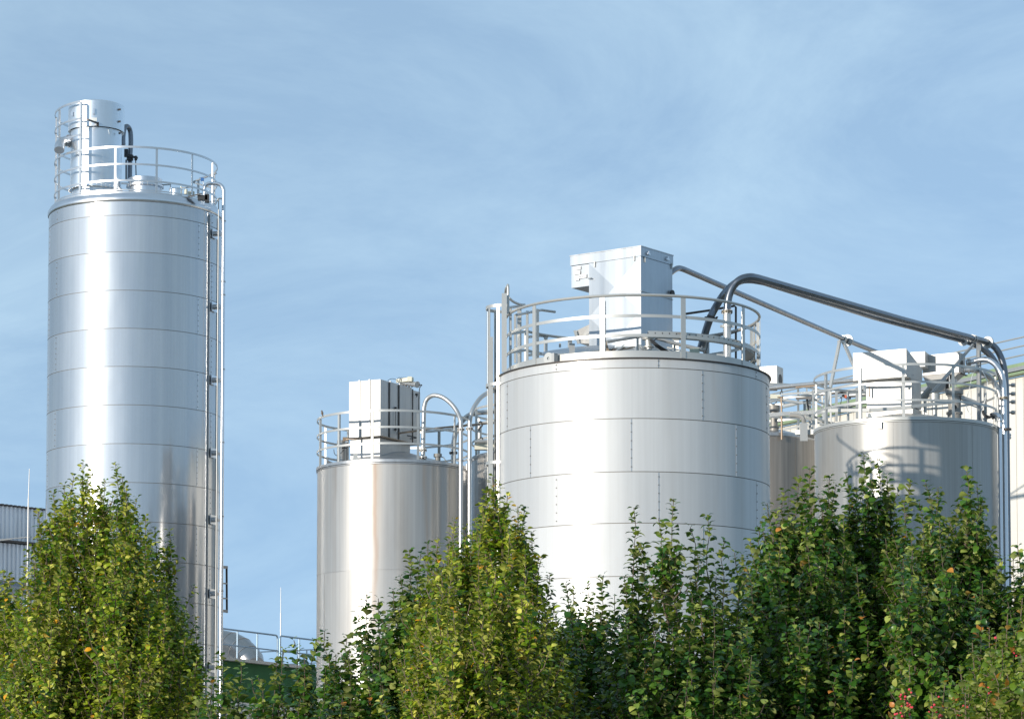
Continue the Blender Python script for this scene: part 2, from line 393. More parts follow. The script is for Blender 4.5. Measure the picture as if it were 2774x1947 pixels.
def sbox(parent, name, corner, al, L1, L2, z0, z1, mt, m2=None, cross=0, ribsL=(), ribsR=(), build=True, top2=None):
    """sheet-metal box by its near vertical edge; left face recedes at angle al. top2: rear height of a sloping top"""
    dL = Vector((-math.cos(al), math.sin(al), 0)); dR = Vector((math.sin(al), math.cos(al), 0)); c = Vector((corner[0], corner[1], 0)); mb = MB()
    zt2 = z1 if top2 is None else top2
    def pt(a, b, z): return c+dL*a+dR*b+Vector((0, 0, z))
    b_ = [pt(0, 0, z0), pt(L1, 0, z0), pt(L1, L2, z0), pt(0, L2, z0)]; t_ = [pt(0, 0, z1), pt(L1, 0, z1), pt(L1, L2, zt2), pt(0, L2, zt2)]
    vs = b_+t_; fs = [(0, 3, 2, 1), (4, 5, 6, 7)]
    if cross:
        for (i, j) in ((0, 1), (1, 2), (2, 3), (3, 0)):
            nrm_ = (vs[j]-vs[i]).cross(Vector((0, 0, 1))).normalized()
            mid = (b_[0]+b_[2])/2
            if nrm_.dot((vs[i]+vs[j])/2-mid) < 0: nrm_ = -nrm_
            rows = cross
            for k in range(rows):
                za = z0+(z1-z0)*k/rows; zb = z0+(z1-z0)*(k+1)/rows; base = len(mb.v)
                q = [vs[i].copy(), vs[j].copy(), vs[j].copy(), vs[i].copy()]
                for w_, zz in zip(q, (za, za, zb, zb)): w_.z = zz
                ctr = (q[0]+q[2])/2+nrm_*.022
                mb.add(q+[ctr], [(0, 1, 4), (1, 2, 4), (2, 3, 4), (3, 0, 4)])
    else: fs += [(0, 1, 5, 4), (1, 2, 6, 5), (2, 3, 7, 6), (3, 0, 4, 7)]
    mb.add(vs, fs)
    for a in ribsL: mb.bar(pt(a, -.012, z0+.01), pt(a, -.012, z1+.02), .035, .022, side=dL)
    for b2 in ribsR: mb.bar(pt(-.012, b2, z0+.01), pt(-.012, b2, z1+.02), .035, .022, side=dR)
    if not build: return mb, pt, dL, dR
    o = mb.build(name, mt, parent, smooth=False); return o, pt, dL, dR
# ================================================================== TALL SILO (left)
D = 75.0; r = 236*D/F; c0 = P(365, 900, D); c = Vector((c0.x, D, 0))
silo = thing('tall_silo', 'tall shiny steel silo with ring seams and a round filter drum on top', 'silo', c)
zt = lambda y, rr=r: P(365, y, D-rr).z
seams = [zt(y) for y in (583, 682.6, 786, 889, 992, 1096, 1201, 1306, 1412, 1518, 1625, 1735, 1837, 1942)]
s1 = [-70.7, 52.9, 110, 170, -130]; s2 = [-55.8, 68, 125, -175, -115]
zs_top = zt(541.8)
shell(silo, c, r, zs_top, seams, [s2, s1], [M_silo, M_seam, M_bright])
rb = (365-143)*D/F
MB().lathe(c, [(r+.012, zs_top-.03), (r+.03, zs_top+.0), (r+.03, zs_top+.07), (rb+.10, zs_top+.17), (rb+.03, zs_top+.19), (rb+.03, zs_top+.24), (rb-.05, zs_top+.24), (rb-.05, zs_top+.2), (.0, zs_top+.42)], n=120).build('roof', M_bright, silo)
z1, z2, z3 = [P(365, 240+(y+12)/3.827, D-rb).z for y in (592, 770, 940)]
zb_ = zs_top+.22
A = lambda x: (100+x/3.827)
fp = [az_front(A(x), 365, 222) for x in (905, 1325, 1665, 1845)] + [az_front(A(245), 365, 222), az_front(A(172), 365, 222)]
rp = [az_rear(A(x), 365, 222) for x in (1820, 1615, 305)]
a_l = az_front(A(520), 365, 222)
rl = railing(silo, c, rb, [z1, z2, z3], zb_, [fp[0], fp[1], fp[2], fp[3], rp[0], rp[1]], [(-math.pi-.12+.0, az_rear(A(1615), 365, 222)-0.0)], M_alu, bar=.045, thick=.012, post_w=.055, pmat=M_alu)
# taller guard round the filter, three more rails
zu = [P(A(520), 240+y/3.827, D-rb*.93).z for y in (108, 285, 455)]
aL0, aL1 = -math.pi+.55, a_l
rl2 = railing(silo, c, rb, zu, zb_, [a_l, az_front(A(245), 365, 222), -1.52, az_rear(A(305), 365, 222)-2*math.pi], [(aL0, aL1)], M_alu, bar=.045, thick=.012, post_w=.06, pmat=M_alu)
rl2.name = 'guard_rail'
# kick plates
mb = MB(); mb.arc(c, rb, zb_+.06, -math.pi, math.pi, .008, .03); mb.arc(c, rb+.03, zb_-.0, -math.pi, math.pi, .01, .03)
mb.build('toe_ring', M_alu, silo)
# filter drum
fc = P(260.4, 400, 74.2); fc = Vector((fc.x, 74.2, 0)); fr = 69.5*74.2/F
zf = lambda y, rr=fr: P(260.4, 240+y/3.827, 74.2-rr).z
cr = 76.5*74.2/F
fb = MB().lathe(fc, [(fr-.04, zs_top+.2), (fr-.04, zf(1010)), (fr+.045, zf(1008)), (fr+.045, zf(990)), (fr, zf(988)), (fr, zf(800)), (fr+.004, zf(798)), (fr+.004, zf(792)), (fr, zf(790)), (fr, zf(395))], n=72, seam=lambda i, f: .3+.4*(int(f*6) % 2)).build('filter_drum', M_filter, silo)
MB().lathe(fc, [(fr-.02, zf(388, cr)+.02), (cr, zf(388, cr)), (cr, zf(120, cr)), (cr-.015, zf(116, cr)), (cr-.08, zf(112, cr)+.02), (0, zf(112, cr)+.06)], n=72).build('filter_cap', M_filter, fb)
mb = MB()
for k in range(36):
    q = 2*math.pi*k/36; p = az_pos(fc, fr+.03, q, (zf(1008)+zf(990))/2); mb.cyl(p-Vector((0, 0, .035)), p+Vector((0, 0, .035)), .012, n=6)
mb.arc(fc, fr+.03, (zf(1008)+zf(990))/2+.022, -math.pi, math.pi, .02, .006); mb.build('bolt_ring', M_bolt, fb)
for (x, y0, y1) in ((398, 228, 272), (627, 215, 275)):
    mb = MB(); a = az_front(A(x), 260.4, 76.5); d = az_pos(Vector((0, 0, 0)), 1, a, 0)
    mb.bar(az_pos(fc, cr+.03, a, zf(y0)), az_pos(fc, cr+.03, a, zf(y1)), .05, .03); mb.build('latch', M_bright, fb)
for y in (190, 315, 437):
    mb = MB(); a = az_front(A(868), 260.4, 76.5); mb.bar(az_pos(fc, cr+.03, a, zf(y)+.02), az_pos(fc, cr+.03, a, zf(y)-.02), .05, .04); mb.build('latch', M_darkm, fb)
a = az_front(A(620), 260.4, 76.5); mb = MB(); mb.arc(fc, cr+.012, zf(328), a-.10, a+.14, .004, .085, n=4); mb.build('sticker', M_stick2, fb)
# bracket arm
mb = MB(); mb.bar(Z(1, 525, 322, 73.0), Z(1, 632, 362, 73.5), .05, .03); mb.bar(Z(1, 632, 350, 73.5), Z(1, 632, 388, 73.5), .05, .05); mb.build('bracket', M_darkm, fb)
# gusset tabs under the cap
for x in (556, 785):
    mb = MB(); a = az_front(A(x), 260.4, 69.5); s_ = Vector((math.cos(a), math.sin(a), 0)); p = az_pos(fc, fr+.02, a, zf(405)); q = az_pos(fc, fr+.005, a, zf(478))
    mb.add([p-s_*.06, p+s_*.06, q, p-s_*.06+Vector((0, .03, 0)), p+s_*.06+Vector((0, .03, 0))], [(0, 2, 1), (3, 4, 2), (0, 1, 4, 3), (0, 3, 2), (1, 2, 4)]); mb.build('gusset', M_filter, fb)
# inlet elbow
e = [Z(1, 352, 545, 74.1), Z(1, 300, 548, 74.0), Z(1, 262, 560, 73.9), Z(1, 238, 590, 73.7), Z(1, 232, 640, 73.6)]
el = pipe(fb, spline(e, 6), .125, M_bright, 'inlet_elbow', 24); flange(el, Z(1, 335, 546, 74.05), e[1]-e[0], .165, .03, 10, M_bright)
# conveying bend behind the drum
pts = spline([Z(1, 893, 585, 75.2), Z(1, 893, 500, 75.2), Z(1, 905, 420, 75.2), Z(1, 935, 394, 75.3), Z(1, 966, 440, 75.4), Z(1, 974, 560, 75.4), Z(1, 966, 700, 75.4), Z(1, 962, 960, 75.4)], 8)
bp = pipe(silo, pts, .062, M_pipes, 'filling_bend')
mb = MB(); mb.cyl(Z(1, 964, 745, 75.3), Z(1, 965, 690, 75.3), .085); mb.box(Z(1, 925, 670, 75.3), (.045, 0, 0), (0, .04, 0), (0, 0, .10)); mb.bar(Z(1, 925, 690, 75.2), Z(1, 1045, 722, 75.2), .04, .05)
mb.cyl(Z(1, 1025, 700, 75.2), Z(1, 1025, 745, 75.2), .035); mb.tube([Z(1, 1024, 745, 75.2), Z(1, 1028, 900, 75.2)], .014, 6); mb.bar(Z(1, 925, 740, 75.25), Z(1, 925, 960, 75.25), .035, .035)
mb.build('valve', M_dark, bp)
# manhole drum, vent boxes, lamp on the roof
hc = P(A(1121), 500, 74.3); hc = Vector((hc.x, 74.3, 0)); hr = 180/3.827*74.3/F; zh = lambda y: P(A(1121), 240+y/3.827, 74.3-hr).z
mh = MB().lathe(hc, [(hr-.02, zs_top+.2), (hr-.02, zh(1000)), (hr+.04, zh(990)), (hr+.04, zh(975)), (hr, zh(972)), (hr, zh(905)), (hr-.01, zh(902)), (0, zh(902)+.03)], n=56).build('manhole', M_bright, silo)
mb = MB()
for k in range(24):
    q = 2*math.pi*k/24; p = az_pos(hc, hr+.02, q, (zh(990)+zh(975))/2); mb.cyl(p-Vector((0, 0, .03)), p+Vector((0, 0, .03)), .011, n=6)
mb.arc(hc, hr+.02, (zh(990)+zh(975))/2+.02, -math.pi, math.pi, .02, .006); mb.build('bolt_ring', M_bolt, mh)
v = Z(1, 1440, 1080, 73.6); MB().lathe(Vector((v.x, v.y, 0)), [(.155, v.z-.12), (.155, v.z+.07), (.165, v.z+.07), (.165, v.z+.10), (0, v.z+.11)], n=36).build('vent', M_filter, silo)
mb = MB(); p = Z(1, 1545, 1095, 73.6); mb.cyl(p, p+Vector((0, 0, .12)), .04); mb.build('vent_stub', M_cream, silo); mb = MB(); mb.box(Z(1, 1600, 1095, 73.8), (.08, 0, 0), (0, .05, 0), (0, 0, .06)); mb.build('vent_stub', M_cream, silo); mb = MB(); mb.cyl(Z(1, 1495, 1060, 73.8), Z(1, 1495, 1015, 73.8), .02)
mb.build('vent_stub', M_cream, silo)
mb = MB(); p = Z(1, 1640, 1105, 73.5); mb.box(p, (.16, -.03, .03), (0, .1, .03), (0, 0, .012)); mb.box(Z(1, 1720, 1135, 73.5), (.12, 0, 0), (0, .07, 0), (0, 0, .06)); mb.box(Z(1, 1765, 1140, 73.5), (.05, 0, 0), (0, .07, 0), (0, 0, .10)); mb.build('sensor_box', M_dark, silo)
mb = MB()
mb.bar(Z(1, 1385, 1060, 74.6), Z(1, 1385, 985, 74.6), .02, .02); mb.bar(Z(1, 1385, 1040, 74.6), Z(1, 1620, 1022, 74.6), .025, .025); mb.bar(Z(1, 1300, 1000, 74.6), Z(1, 1390, 995, 74.6), .03, .03)
mb.bar(Z(1, 1612, 970, 75.8), Z(1, 1860, 880, 74.9), .03, .03); mb.bar(Z(1, 1620, 975, 75.8), Z(1, 1810, 1030, 74.6), .03, .03); mb.tube([Z(1, 1715, 935, 75), Z(1, 1730, 1000, 75), Z(1, 1725, 1100, 75)], .008, 6)
mb.build('access_gate', M_galvd, silo)
MB().box(Z(1, 1715, 943, 74.9), (.04, 0, 0), (0, .02, 0), (0, 0, .04)).build('blue_clip', mat('blue_plastic', (.02, .12, .35), .5), silo)
# downpipe on the right and the cable ladder with its clamps
def vline(x0, y0, x1, y1, D_):   # two photo points of a vertical run
    a, b = P(x0, y0, D_), P(x1, y1, D_); return a, Vector((a.x, D_, max(0.0, .3)))
px = lambda y: 606.3-(y-640)*.0027
top = P(px(560), 560, 74.2)
dp = fillet([Z(1, 1738, 1110, 74.2), Z(1, 1738, 985, 74.2), Z(1, 1938, 985, 74.2), Vector((top.x, 74.2, .3))], [.28, .28], 8)
pp = pipe(silo, dp, .048, M_bright, 'downpipe')
for y in (599, 763, 799, 1000, 1198, 1398, 1600, 1805):
    p = P(605, y, 74.2); MB().cyl(Vector((top.x, 74.2, p.z-.015)), Vector((top.x, 74.2, p.z+.015)), .056).build('coupling', M_bolt, pp)
p = Z(1, 1880, 1140, 74.1)
mb = MB(); mb.tube(spline([Z(1, 1870, 1160, 74.0), Z(1, 1885, 1142, 74.0), Z(1, 1915, 1142, 74.1)], 4), .02, 8); mb.tube([Z(1, 1884, 1150, 74.0), Vector((Z(1, 1882, 1200, 74).x, 74.0, .3))], .013, 8)
mb.tube([Z(1, 1780, 1172, 73.7), Z(1, 1884, 1165, 74.0)], .012, 6); mb.build('conduit', M_galvd, silo)
cl = MB(); azr = az_front(586.5, 365, 236)
for dx, w_, m_ in ((-.075, .022, 1), (.10, .03, 0)):
    a = azr+dx/r*3.0; d = az_pos(Vector((0, 0, 0)), 1, a, 0); s_ = Vector((math.cos(a), math.sin(a), 0))
    cl.box(az_pos(c, r+.02, a, (zs_top-.1)/2+.2), s_*w_/2, d*.012, Vector((0, 0, (zs_top-.5)/2)), m_)
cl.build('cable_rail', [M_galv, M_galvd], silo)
for y in (620, 820, 1020, 1219, 1401, 1603, 1805):
    p = P(593, y-3, 73.5); a = azr
    k = MB(); s_ = Vector((math.cos(a), math.sin(a), 0)); d = az_pos(Vector((0, 0, 0)), 1, a, 0)
    ctr = az_pos(c, r+.045, a, p.z)
    k.box(ctr, s_*.16, d*.01, Vector((0, 0, .115)), 0); k.box(ctr+d*.06+s_*.02, s_*.12, d*.05, Vector((0, 0, .03)), 1); k.box(ctr+d*.06-s_*.02, s_*.03, d*.06, Vector((0, 0, .06)), 1)
    k.build('rail_clamp', [M_bright, M_bolt], silo)
# dark ladder-like bracket beside the silo foot
mb = MB(); D2 = 76.5
mb.bar(Z(17, 255, 190, D2), Z(17, 258, 618, D2), .05, .05)
for y in (193, 345, 485, 603): mb.bar(Z(17, 205, y-3, D2-.8), Z(17, 258, y, D2), .05, .07 if y in (193, 603) else .035)
mb.build('ladder_bracket', M_darkm, silo)

# ================================================================== STAINED TANK (middle left)
D = 69.0; px0, aw = 1064.0, 206.0; r = aw*D/F; c0 = P(px0, 1400, D); c = Vector((c0.x, D, 0)); mid = thing('storage_tank', 'brown-stained steel tank with a ribbed filter box on top', 'tank', c)
cm = c.copy(); rm = r
zt = lambda y: P(px0, y, D-r).z
z_rim = zt(1252)
shell(mid, c, r, z_rim, [zt(1543), zt(1838)], [[-15, 33, 95, 160, -100], [-60, 70, 130, -150]], [M_mid, M_mid, M_mid], seam_h=.022, rivets=False, lapw=.008)
MB().lathe(c, [(r+.004, z_rim-.03), (r+.02, z_rim-.02), (r+.02, z_rim-.008), (r-.02, z_rim), (r-.02, z_rim+.012), (r+.025, z_rim+.014), (r+.025, z_rim+.075), (r-.03, z_rim+.085), (r-.03, z_rim+.05), (.45, z_rim+.42), (0, z_rim+.44)], n=120).build('roof', M_roof, mid)
zr = [zt(980+(y+10)/3.827) for y in (493, 663, 832)]
B = lambda x: 820+x/3.827
ar = 208.0
fp = [az_front(B(x), px0, ar) for x in (175, 393, 750, 1222)]+[.98]; rp = [az_rear(B(x), px0, ar) for x in (198, 425)]+[2.5, 2.05]
railing(mid, c, r+.01, zr, z_rim+.06, fp+rp, [(-math.pi, math.pi)], M_galv, bar=.045, thick=.012, post_w=.055)
# ribbed filter box
co = Z(3, 805, 500, 67.95); al = R(29)
zz = lambda y: Z(3, 805, y, 67.95).z
Lb, Rb = 333/3.827*68.6/F/math.cos(al), (1110-805)/3.827*68.9/F/math.sin(al)
bx, pt, dL, dR = sbox(mid, 'filter_box', (co.x, co.y), al, Lb, Rb, zz(768), zz(180), M_boxw, ribsL=(Lb*.34, Lb*.665), ribsR=(Rb*.30, Rb*.60))
mb = MB(); mb.bar(pt(-.02, -.02, zz(768)-.012), pt(Lb+.05, -.02, zz(768)-.012), .07, .03); mb.bar(pt(-.02, .0, zz(768)-.012), pt(-.02, Rb+.03, zz(768)-.012), .07, .03); mb.build('flange', M_rust, bx)
sbox(bx, 'door_cabinet', (pt(.05, Rb+.003, 0).x, pt(.05, Rb+.003, 0).y), al, Lb-.1, .46, zz(768)+.02, zz(180)-.035, M_boxw)
sbox(mid, 'filter_base', (pt(.03, .03, 0).x, pt(.03, .03, 0).y), al, Lb-.05, Rb-.05, z_rim+.05, zz(768)-.03, M_boxw)
for b2 in (Rb*.30-.05, Rb*.60-.05, Rb+.03):
    mb = MB(); n_b = 26
    for i in range(n_b):
        zc = zz(768)+.05+(zz(180)-zz(768)-.1)*i/(n_b-1); mb.box(pt(-.008, b2, zc), dR*.012, dL*.01, Vector((0, 0, .022)))
    mb.build('hinge_strip', M_darkm, bx)
mb = MB(); mb.tube([pt(-.03, Rb*.45, zz(690)), pt(-.03, Rb*.45, zz(440))], .007, 6); mb.box(pt(-.03, Rb*.45, zz(440)), dR*.02, dL*.02, Vector((0, 0, .02))); mb.box(pt(-.03, Rb*.45, zz(665)), dR*.02, dL*.02, Vector((0, 0, .02))); mb.build('cable', M_dark, bx)
# air tank and valve block on top of the cabinet
p0, p1 = Z(3, 1030, 215, 69.6), Z(3, 1185, 235, 69.1)
at_ = MB().cyl(p0, p1, .062, n=24).build('air_receiver', M_pipew, bx)
MB().cyl(p1, p1+(p1-p0).normalized()*.02, .075, n=24).build('end_cap', M_boxw, at_)
vb = MB(); vb.bar(Z(3, 985, 200, 69.6), Z(3, 1132, 178, 69.2), .10, .085); vb.box(Z(3, 1110, 180, 69.2), (.05, 0, 0), (0, .06, 0), (0, 0, .055)); vb.build('valve_block', M_cream, bx)
mb = MB()
for i in range(7):
    x = 975+i*22; mb.tube(spline([Z(3, x, 212, 69.4), Z(3, x+10, 172, 69.4), Z(3, x+32, 162, 69.4), Z(3, x+44, 195, 69.4)], 4), .005, 5)
mb.tube(spline([Z(3, 880, 195, 69.4), Z(3, 915, 176, 69.4), Z(3, 960, 180, 69.4), Z(3, 1000, 212, 69.4)], 5), .006, 5)
mb.build('air_hose', M_dark, bx)
mb = MB()
for x in (1040, 1070, 1102, 1134): mb.cyl(Z(3, x, 238, 69.4), Z(3, x, 262, 69.4), .022, n=8)
mb.tube(spline([Z(3, 1200, 240, 69.0), Z(3, 1236, 240, 69.0), Z(3, 1212, 275, 69.0), Z(3, 1203, 420, 69.0), Z(3, 1205, 600, 69.0), Z(3, 1208, 740, 69.0), Z(3, 1180, 785, 69.0), Z(3, 1110, 795, 69.0)], 5), .010, 6)
mb.tube([Z(3, 1000, 740, 68.9), Z(3, 1180, 785, 69.1)], .012, 6); mb.build('cable', M_dark, bx)
mb = MB(); mb.box(Z(3, 1180, 338, 69.3), (.03, 0, 0), (0, .03, 0), (0, 0, .02)); mb.box(Z(3, 1183, 345, 69.3), (.012, 0, 0), (0, .03, 0), (0, 0, .04)); mb.build('handle', M_darkm, bx)
# small motor left of the box, level gauges, lug
mb = MB(); p = Z(3, 400, 960, 69.2); mb.cyl(Vector((p.x, p.y, z_rim+.2)), Z(3, 400, 815, 69.2), .10, n=20); q = Z(3, 440, 960, 69.5); mb.cyl(Vector((q.x, q.y, z_rim+.2)), Z(3, 440, 835, 69.5), .08, n=18); mb.build('exhaust_stub', M_pipew, mid)
mb = MB(); mb.tube(spline([Z(3, 322, 905, 69.0), Z(3, 330, 950, 69.0), Z(3, 360, 970, 69.0), Z(3, 400, 940, 69.0), Z(3, 432, 905, 69.0)], 5), .008, 5); mb.build('cable', M_dark, mid); mb = MB(); mb.bar(Z(3, 415, 800, 68.9), Z(3, 470, 800, 68.9), .03, .09); mb.build('hinge_bracket', M_rust, mid); mb = MB(); mb.cyl(Z(3, 405, 892, 69.0), Z(3, 465, 892, 69.0), .014, n=6); mb.build('link_pipe', M_dark, mid)
p = Z(3, 550, 990, 67.7); mb = MB(); mb.add([p+Vector((-.07, 0, -.1)), p+Vector((.07, 0, -.1)), p+Vector((.03, 0, .09)), p+Vector((-.05, 0, .09)), p+Vector((-.07, .02, -.1)), p+Vector((.07, .02, -.1)), p+Vector((.03, .02, .09)), p+Vector((-.05, .02, .09))], [(0, 1, 2, 3), (7, 6, 5, 4), (0, 4, 5, 1), (1, 5, 6, 2), (2, 6, 7, 3), (3, 7, 4, 0)])
mb.build('lifting_lug', M_galv, mid)
a = az_front(B(547), px0, aw); MB().arc(c, r+.003, zt(1262), a-.035, a+.035, .006, .14, n=2).build('label_plate', M_galv, mid)
p = Z(3, 1400, 985, 68.7); mb = MB(); mb.cyl(p+Vector((0, 0, -.2)), p+Vector((0, 0, .06)), .06, n=20); mb.cyl(p, p+Vector((0, 0, .07)), .095, n=20); mb.tube(spline([p+Vector((.09, 0, .0)), p+Vector((.14, 0, -.02)), p+Vector((.2, 0, -.12))], 4), .01, 6); mb.build('level_sensor', M_grey, mid)
# kick bar with dark clamp (left, lower)
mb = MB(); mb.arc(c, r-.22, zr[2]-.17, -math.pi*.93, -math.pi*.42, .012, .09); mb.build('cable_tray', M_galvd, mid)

# --- pipes beside it
p1t = thing('conveying_pipe', 'silver pipe looping over from the roof of the stained tank', 'pipe', Z(16, 903, 1240, 67.4), 'silver conveying pipes')
D1 = 67.5
base = Z(16, 355, 1172, 68.0)
xx = Z(16, 905, 770, D1)
pts = spline([base, Z(16, 358, 900, 68.0), Z(16, 365, 600, 68.0), Z(16, 374, 430, 68.0), Z(16, 415, 325, 68.0), Z(16, 510, 272, 67.9), Z(16, 640, 300, 67.8), Z(16, 760, 390, 67.7), Z(16, 850, 510, 67.6), Z(16, 900, 640, D1), xx], 8)+[Vector((xx.x, D1, .3))]
pa = pipe(p1t, pts, .049, M_pipew, 'tube', 20)
flange(p1t, Z(16, 351, 1070, 68.0), (0, 0, 1), .092, .03, 8, M_valve); flange(p1t, base, (0, 0, 1), .09, .02, 6, M_galvd)
flange(p1t, xx, (0, 0, 1), .083, .03, 8, M_valve)
clamp(p1t, Vector((xx.x, D1, Z(16, 905, 1222, D1).z)), (0, 0, 1), .058, .045)
MB().cyl(Vector((xx.x, D1, Z(16, 905, 800, D1).z)), Vector((xx.x, D1, Z(16, 905, 795, D1).z)), .054).build('weld_ring', M_bolt, p1t)
x2 = Z(16, 1032, 760, 67.9)
p2t = thing('conveying_pipe', 'silver upright pipe curving right behind the caged ladder', 'pipe', x2, 'silver conveying pipes')
pts = [Vector((x2.x, 67.9, .3)), x2]+spline([Z(16, 1032, 745, 67.9), Z(16, 1035, 660, 67.9), Z(16, 1060, 530, 67.9), Z(16, 1110, 420, 68.0), Z(16, 1190, 310, 68.2), Z(16, 1290, 240, 68.4), Z(16, 1390, 205, 68.6), Z(16, 1500, 205, 68.8), Z(16, 1600, 260, 69.0), Z(16, 1680, 400, 69.1)], 8)
pipe(p2t, pts, .049, M_pipew, 'tube', 20); flange(p2t, x2, (0, 0, 1), .083, .03, 8, M_valve)
clamp(p2t, Vector((x2.x, 67.9, Z(16, 1030, 1210, 67.9).z)), (0, 0, 1), .058, .045)
MB().cyl(Vector((x2.x-.06, 68.0, Z(16, 990, 1350, 67.9).z)), Vector((x2.x-.06, 68.0, Z(16, 990, 1260, 67.9).z)), .03).build('junction_box', M_galv, p2t)
p3t = thing('conveying_pipe', 'grey bent pipe coming up behind the stained tank and running level to the right', 'pipe', Z(16, 795, 1250, 71), 'silver conveying pipes')
b3 = Z(16, 796, 1110, 70.9)
pts = [Vector((b3.x, 70.9, .3)), b3]+spline([Z(16, 800, 970, 70.9), Z(16, 825, 830, 70.9), Z(16, 870, 720, 70.9), Z(16, 950, 620, 70.9), Z(16, 1030, 560, 70.8), Z(16, 1120, 530, 70.6), Z(16, 1280, 515, 70.4), Z(16, 1440, 500, 70.2), Z(16, 1700, 480, 70)], 8)
pipe(p3t, pts, .060, M_pipew, 'tube', 20); flange(p3t, b3, (0, 0, 1), .10, .03, 8, M_darkm)
rod = thing('brace_rod', 'thin rusty rod running level from the ribbed filter box towards the caged ladder', 'rod', Z(16, 560, 745, 68.3))
pipe(rod, [Z(16, 0, 822, 68.6), Z(16, 560, 748, 68.4), Z(16, 1050, 702, 69), Z(16, 1420, 670, 69.4)], .022, M_rust, 'tube', 8)

# ================================================================== TANK BEHIND, between the stained one and the big one
D = 70.8; px0, aw = 1475.0, 198.0; r = aw*D/F; c0 = P(px0, 1400, D); c = Vector((c0.x, D, 0))
rt = thing('storage_tank', 'narrow visible strip of a plain steel tank behind the caged ladder', 'tank', c)
z_rim = P(px0-aw, 1250, D).z
shell(rt, c, r, z_rim, [z_rim-2.6, z_rim-5.2], [[-15, 33, 95, 160, -80], [-60, 70, 130, -150]], [M_mid, M_mid, M_mid], seam_h=.02, rivets=False, lapw=.008)
MB().lathe(c, [(r+.004, z_rim-.03), (r+.02, z_rim), (r+.02, z_rim+.07), (r-.03, z_rim+.08), (r-.03, z_rim+.05), (.45, z_rim+.42), (0, z_rim+.44)], n=100).build('roof', M_roof, rt)
zr = [z_rim+1.16, z_rim+.79, z_rim+.42]
C = lambda x: 1080+x/5.373
railing(rt, c, r, zr, z_rim+.05, [az_front(C(1100), px0, 200), az_rear(C(1135), px0, 200)-2*math.pi, -.5, .5, 2.3, 3.1, -2.6], [(-math.pi, math.pi)], M_galv, bar=.045, thick=.012, post_w=.055)
mb = MB(); mb.box(Z(16, 1280, 1012, 69.8), (.28, 0, 0), (0, .1, 0), (0, 0, .085)); mb.build('junction_box', M_cream, rt)
mb = MB(); mb.tube([Z(16, 1110, 948, 69.6), Z(16, 1440, 930, 69.6)], .04, 8); mb.build('conduit', M_galvd, rt)
mb = MB(); mb.tube(spline([Z(16, 1165, 655, 69.9), Z(16, 1205, 665, 69.9), Z(16, 1215, 710, 69.9), Z(16, 1180, 745, 69.9), Z(16, 1165, 780, 69.9)], 5), .02, 6); mb.build('cable', M_dark, rt); mb = MB(); mb.tube(spline([Z(16, 1180, 890, 69.7), Z(16, 1215, 890, 69.7), Z(16, 1228, 930, 69.7)], 4), .015, 6); mb.build('cable', M_dark, rt)
mb = MB(); mb.cyl(Z(16, 1178, 900, 70), Z(16, 1178, 720, 70), .05, n=14); mb.build('vent_stub', M_galv, rt)
# ================================================================== BIG TANK (centre)
D = 54.6; px0, aw = 1715.0, 372.0; r = aw*D/F; c0 = P(px0, 1300, D); c = Vector((c0.x, D, 0)); cb = c.copy(); rbig = r
big = thing('storage_tank', 'widest pale metal tank with riveted panels, tall square box and caged ladder', 'tank', c)
zt = lambda y, rr=r: P(px0, y, D-rr).z
z_lip = zt(970)
so_ = [-67, -20, 27, 73, 120, 166, -113]; se_ = [-49, -3, 44.8, 90, 137, -177, -131, -90]
shell(big, c, r, z_lip, [zt(y) for y in (996, 1133, 1277, 1416, 1560, 1697, 1838, 1980)], [[-35, 8, 60, 110, -80], so_, se_], [M_big, M_seam, M_rivet], seam_h=.014, lapw=.014)
lip = r+.035
MB().lathe(c, [(r+.002, z_lip-.015), (lip, z_lip-.006), (lip, z_lip+.010), (r-.10, z_lip+.03), (r-.10, z_lip+.035)], n=140).build('roof_edge', M_darkm, big)
rr_ = 346*D/F
zb_ = zt(955, rr_)
MB().lathe(c, [(r-.10, z_lip+.03), (rr_+.005, z_lip+.05), (rr_+.005, z_lip+.165), (rr_-.01, z_lip+.165), (rr_-.02, z_lip+.08), (.8, z_lip+.50), (0, z_lip+.56)], n=140).build('roof', M_galv, big)
E = lambda x: 1280+x/2.701
zr = [zt(y, rr_) for y in (799, 855, 908)]
ap = 346.0; pc = 1717.0
fp = [az_front(E(x), pc, ap) for x in (930, 1503, 1955, 2112, 452)]
gap0 = -math.pi/2-.30     # ladder exit on the left
rpz = [az_rear(E(x), pc, ap) for x in (1550, 735, 548, 395)]
rpz = [q if q < math.pi else q-2*math.pi for q in rpz]
railing(big, c, rr_, zr, z_lip+.06, fp+[math.pi-1.35, math.pi*.78]+rpz, [(-1.50, 2*math.pi-1.50-.62)], M_galv, bar=.055, thick=.010, round_top=.026, post_w=.09, post_t=.010)
# ladder exit portal
pl = MB()
pl.box(Vector((Z(12, 462, 700, 53.9).x, 53.9, (Z(12, 462, 185, 53.9).z+Z(12, 455, 1330, 53.9).z)/2)), (.045, 0, 0), (0, .006, 0), (0, 0, (Z(12, 462, 185, 53.9).z-Z(12, 455, 1330, 53.9).z)/2))
a0 = Z(12, 518, 480, 54.0); a1 = Z(12, 518, 100, 54.0)
pl.tube(spline([a0, a1, Z(12, 505, 88, 54.1), Z(12, 485, 130, 54.5), Z(12, 480, 200, 54.7)], 5), .024, 10)
pl.tube(spline([Z(12, 528, 250, 54.2), Z(12, 600, 310, 54.7), Z(12, 700, 350, 55.1), Z(12, 755, 352, 55.4)], 5), .024, 10)
pl.tube([Z(12, 505, 395, 54.0), Z(12, 700, 370, 55.6)], .024, 10); pl.tube([Z(12, 640, 500, 54.4), Z(12, 1005, 428, 56.6), Z(12, 1200, 455, 56.9)], .024, 10)
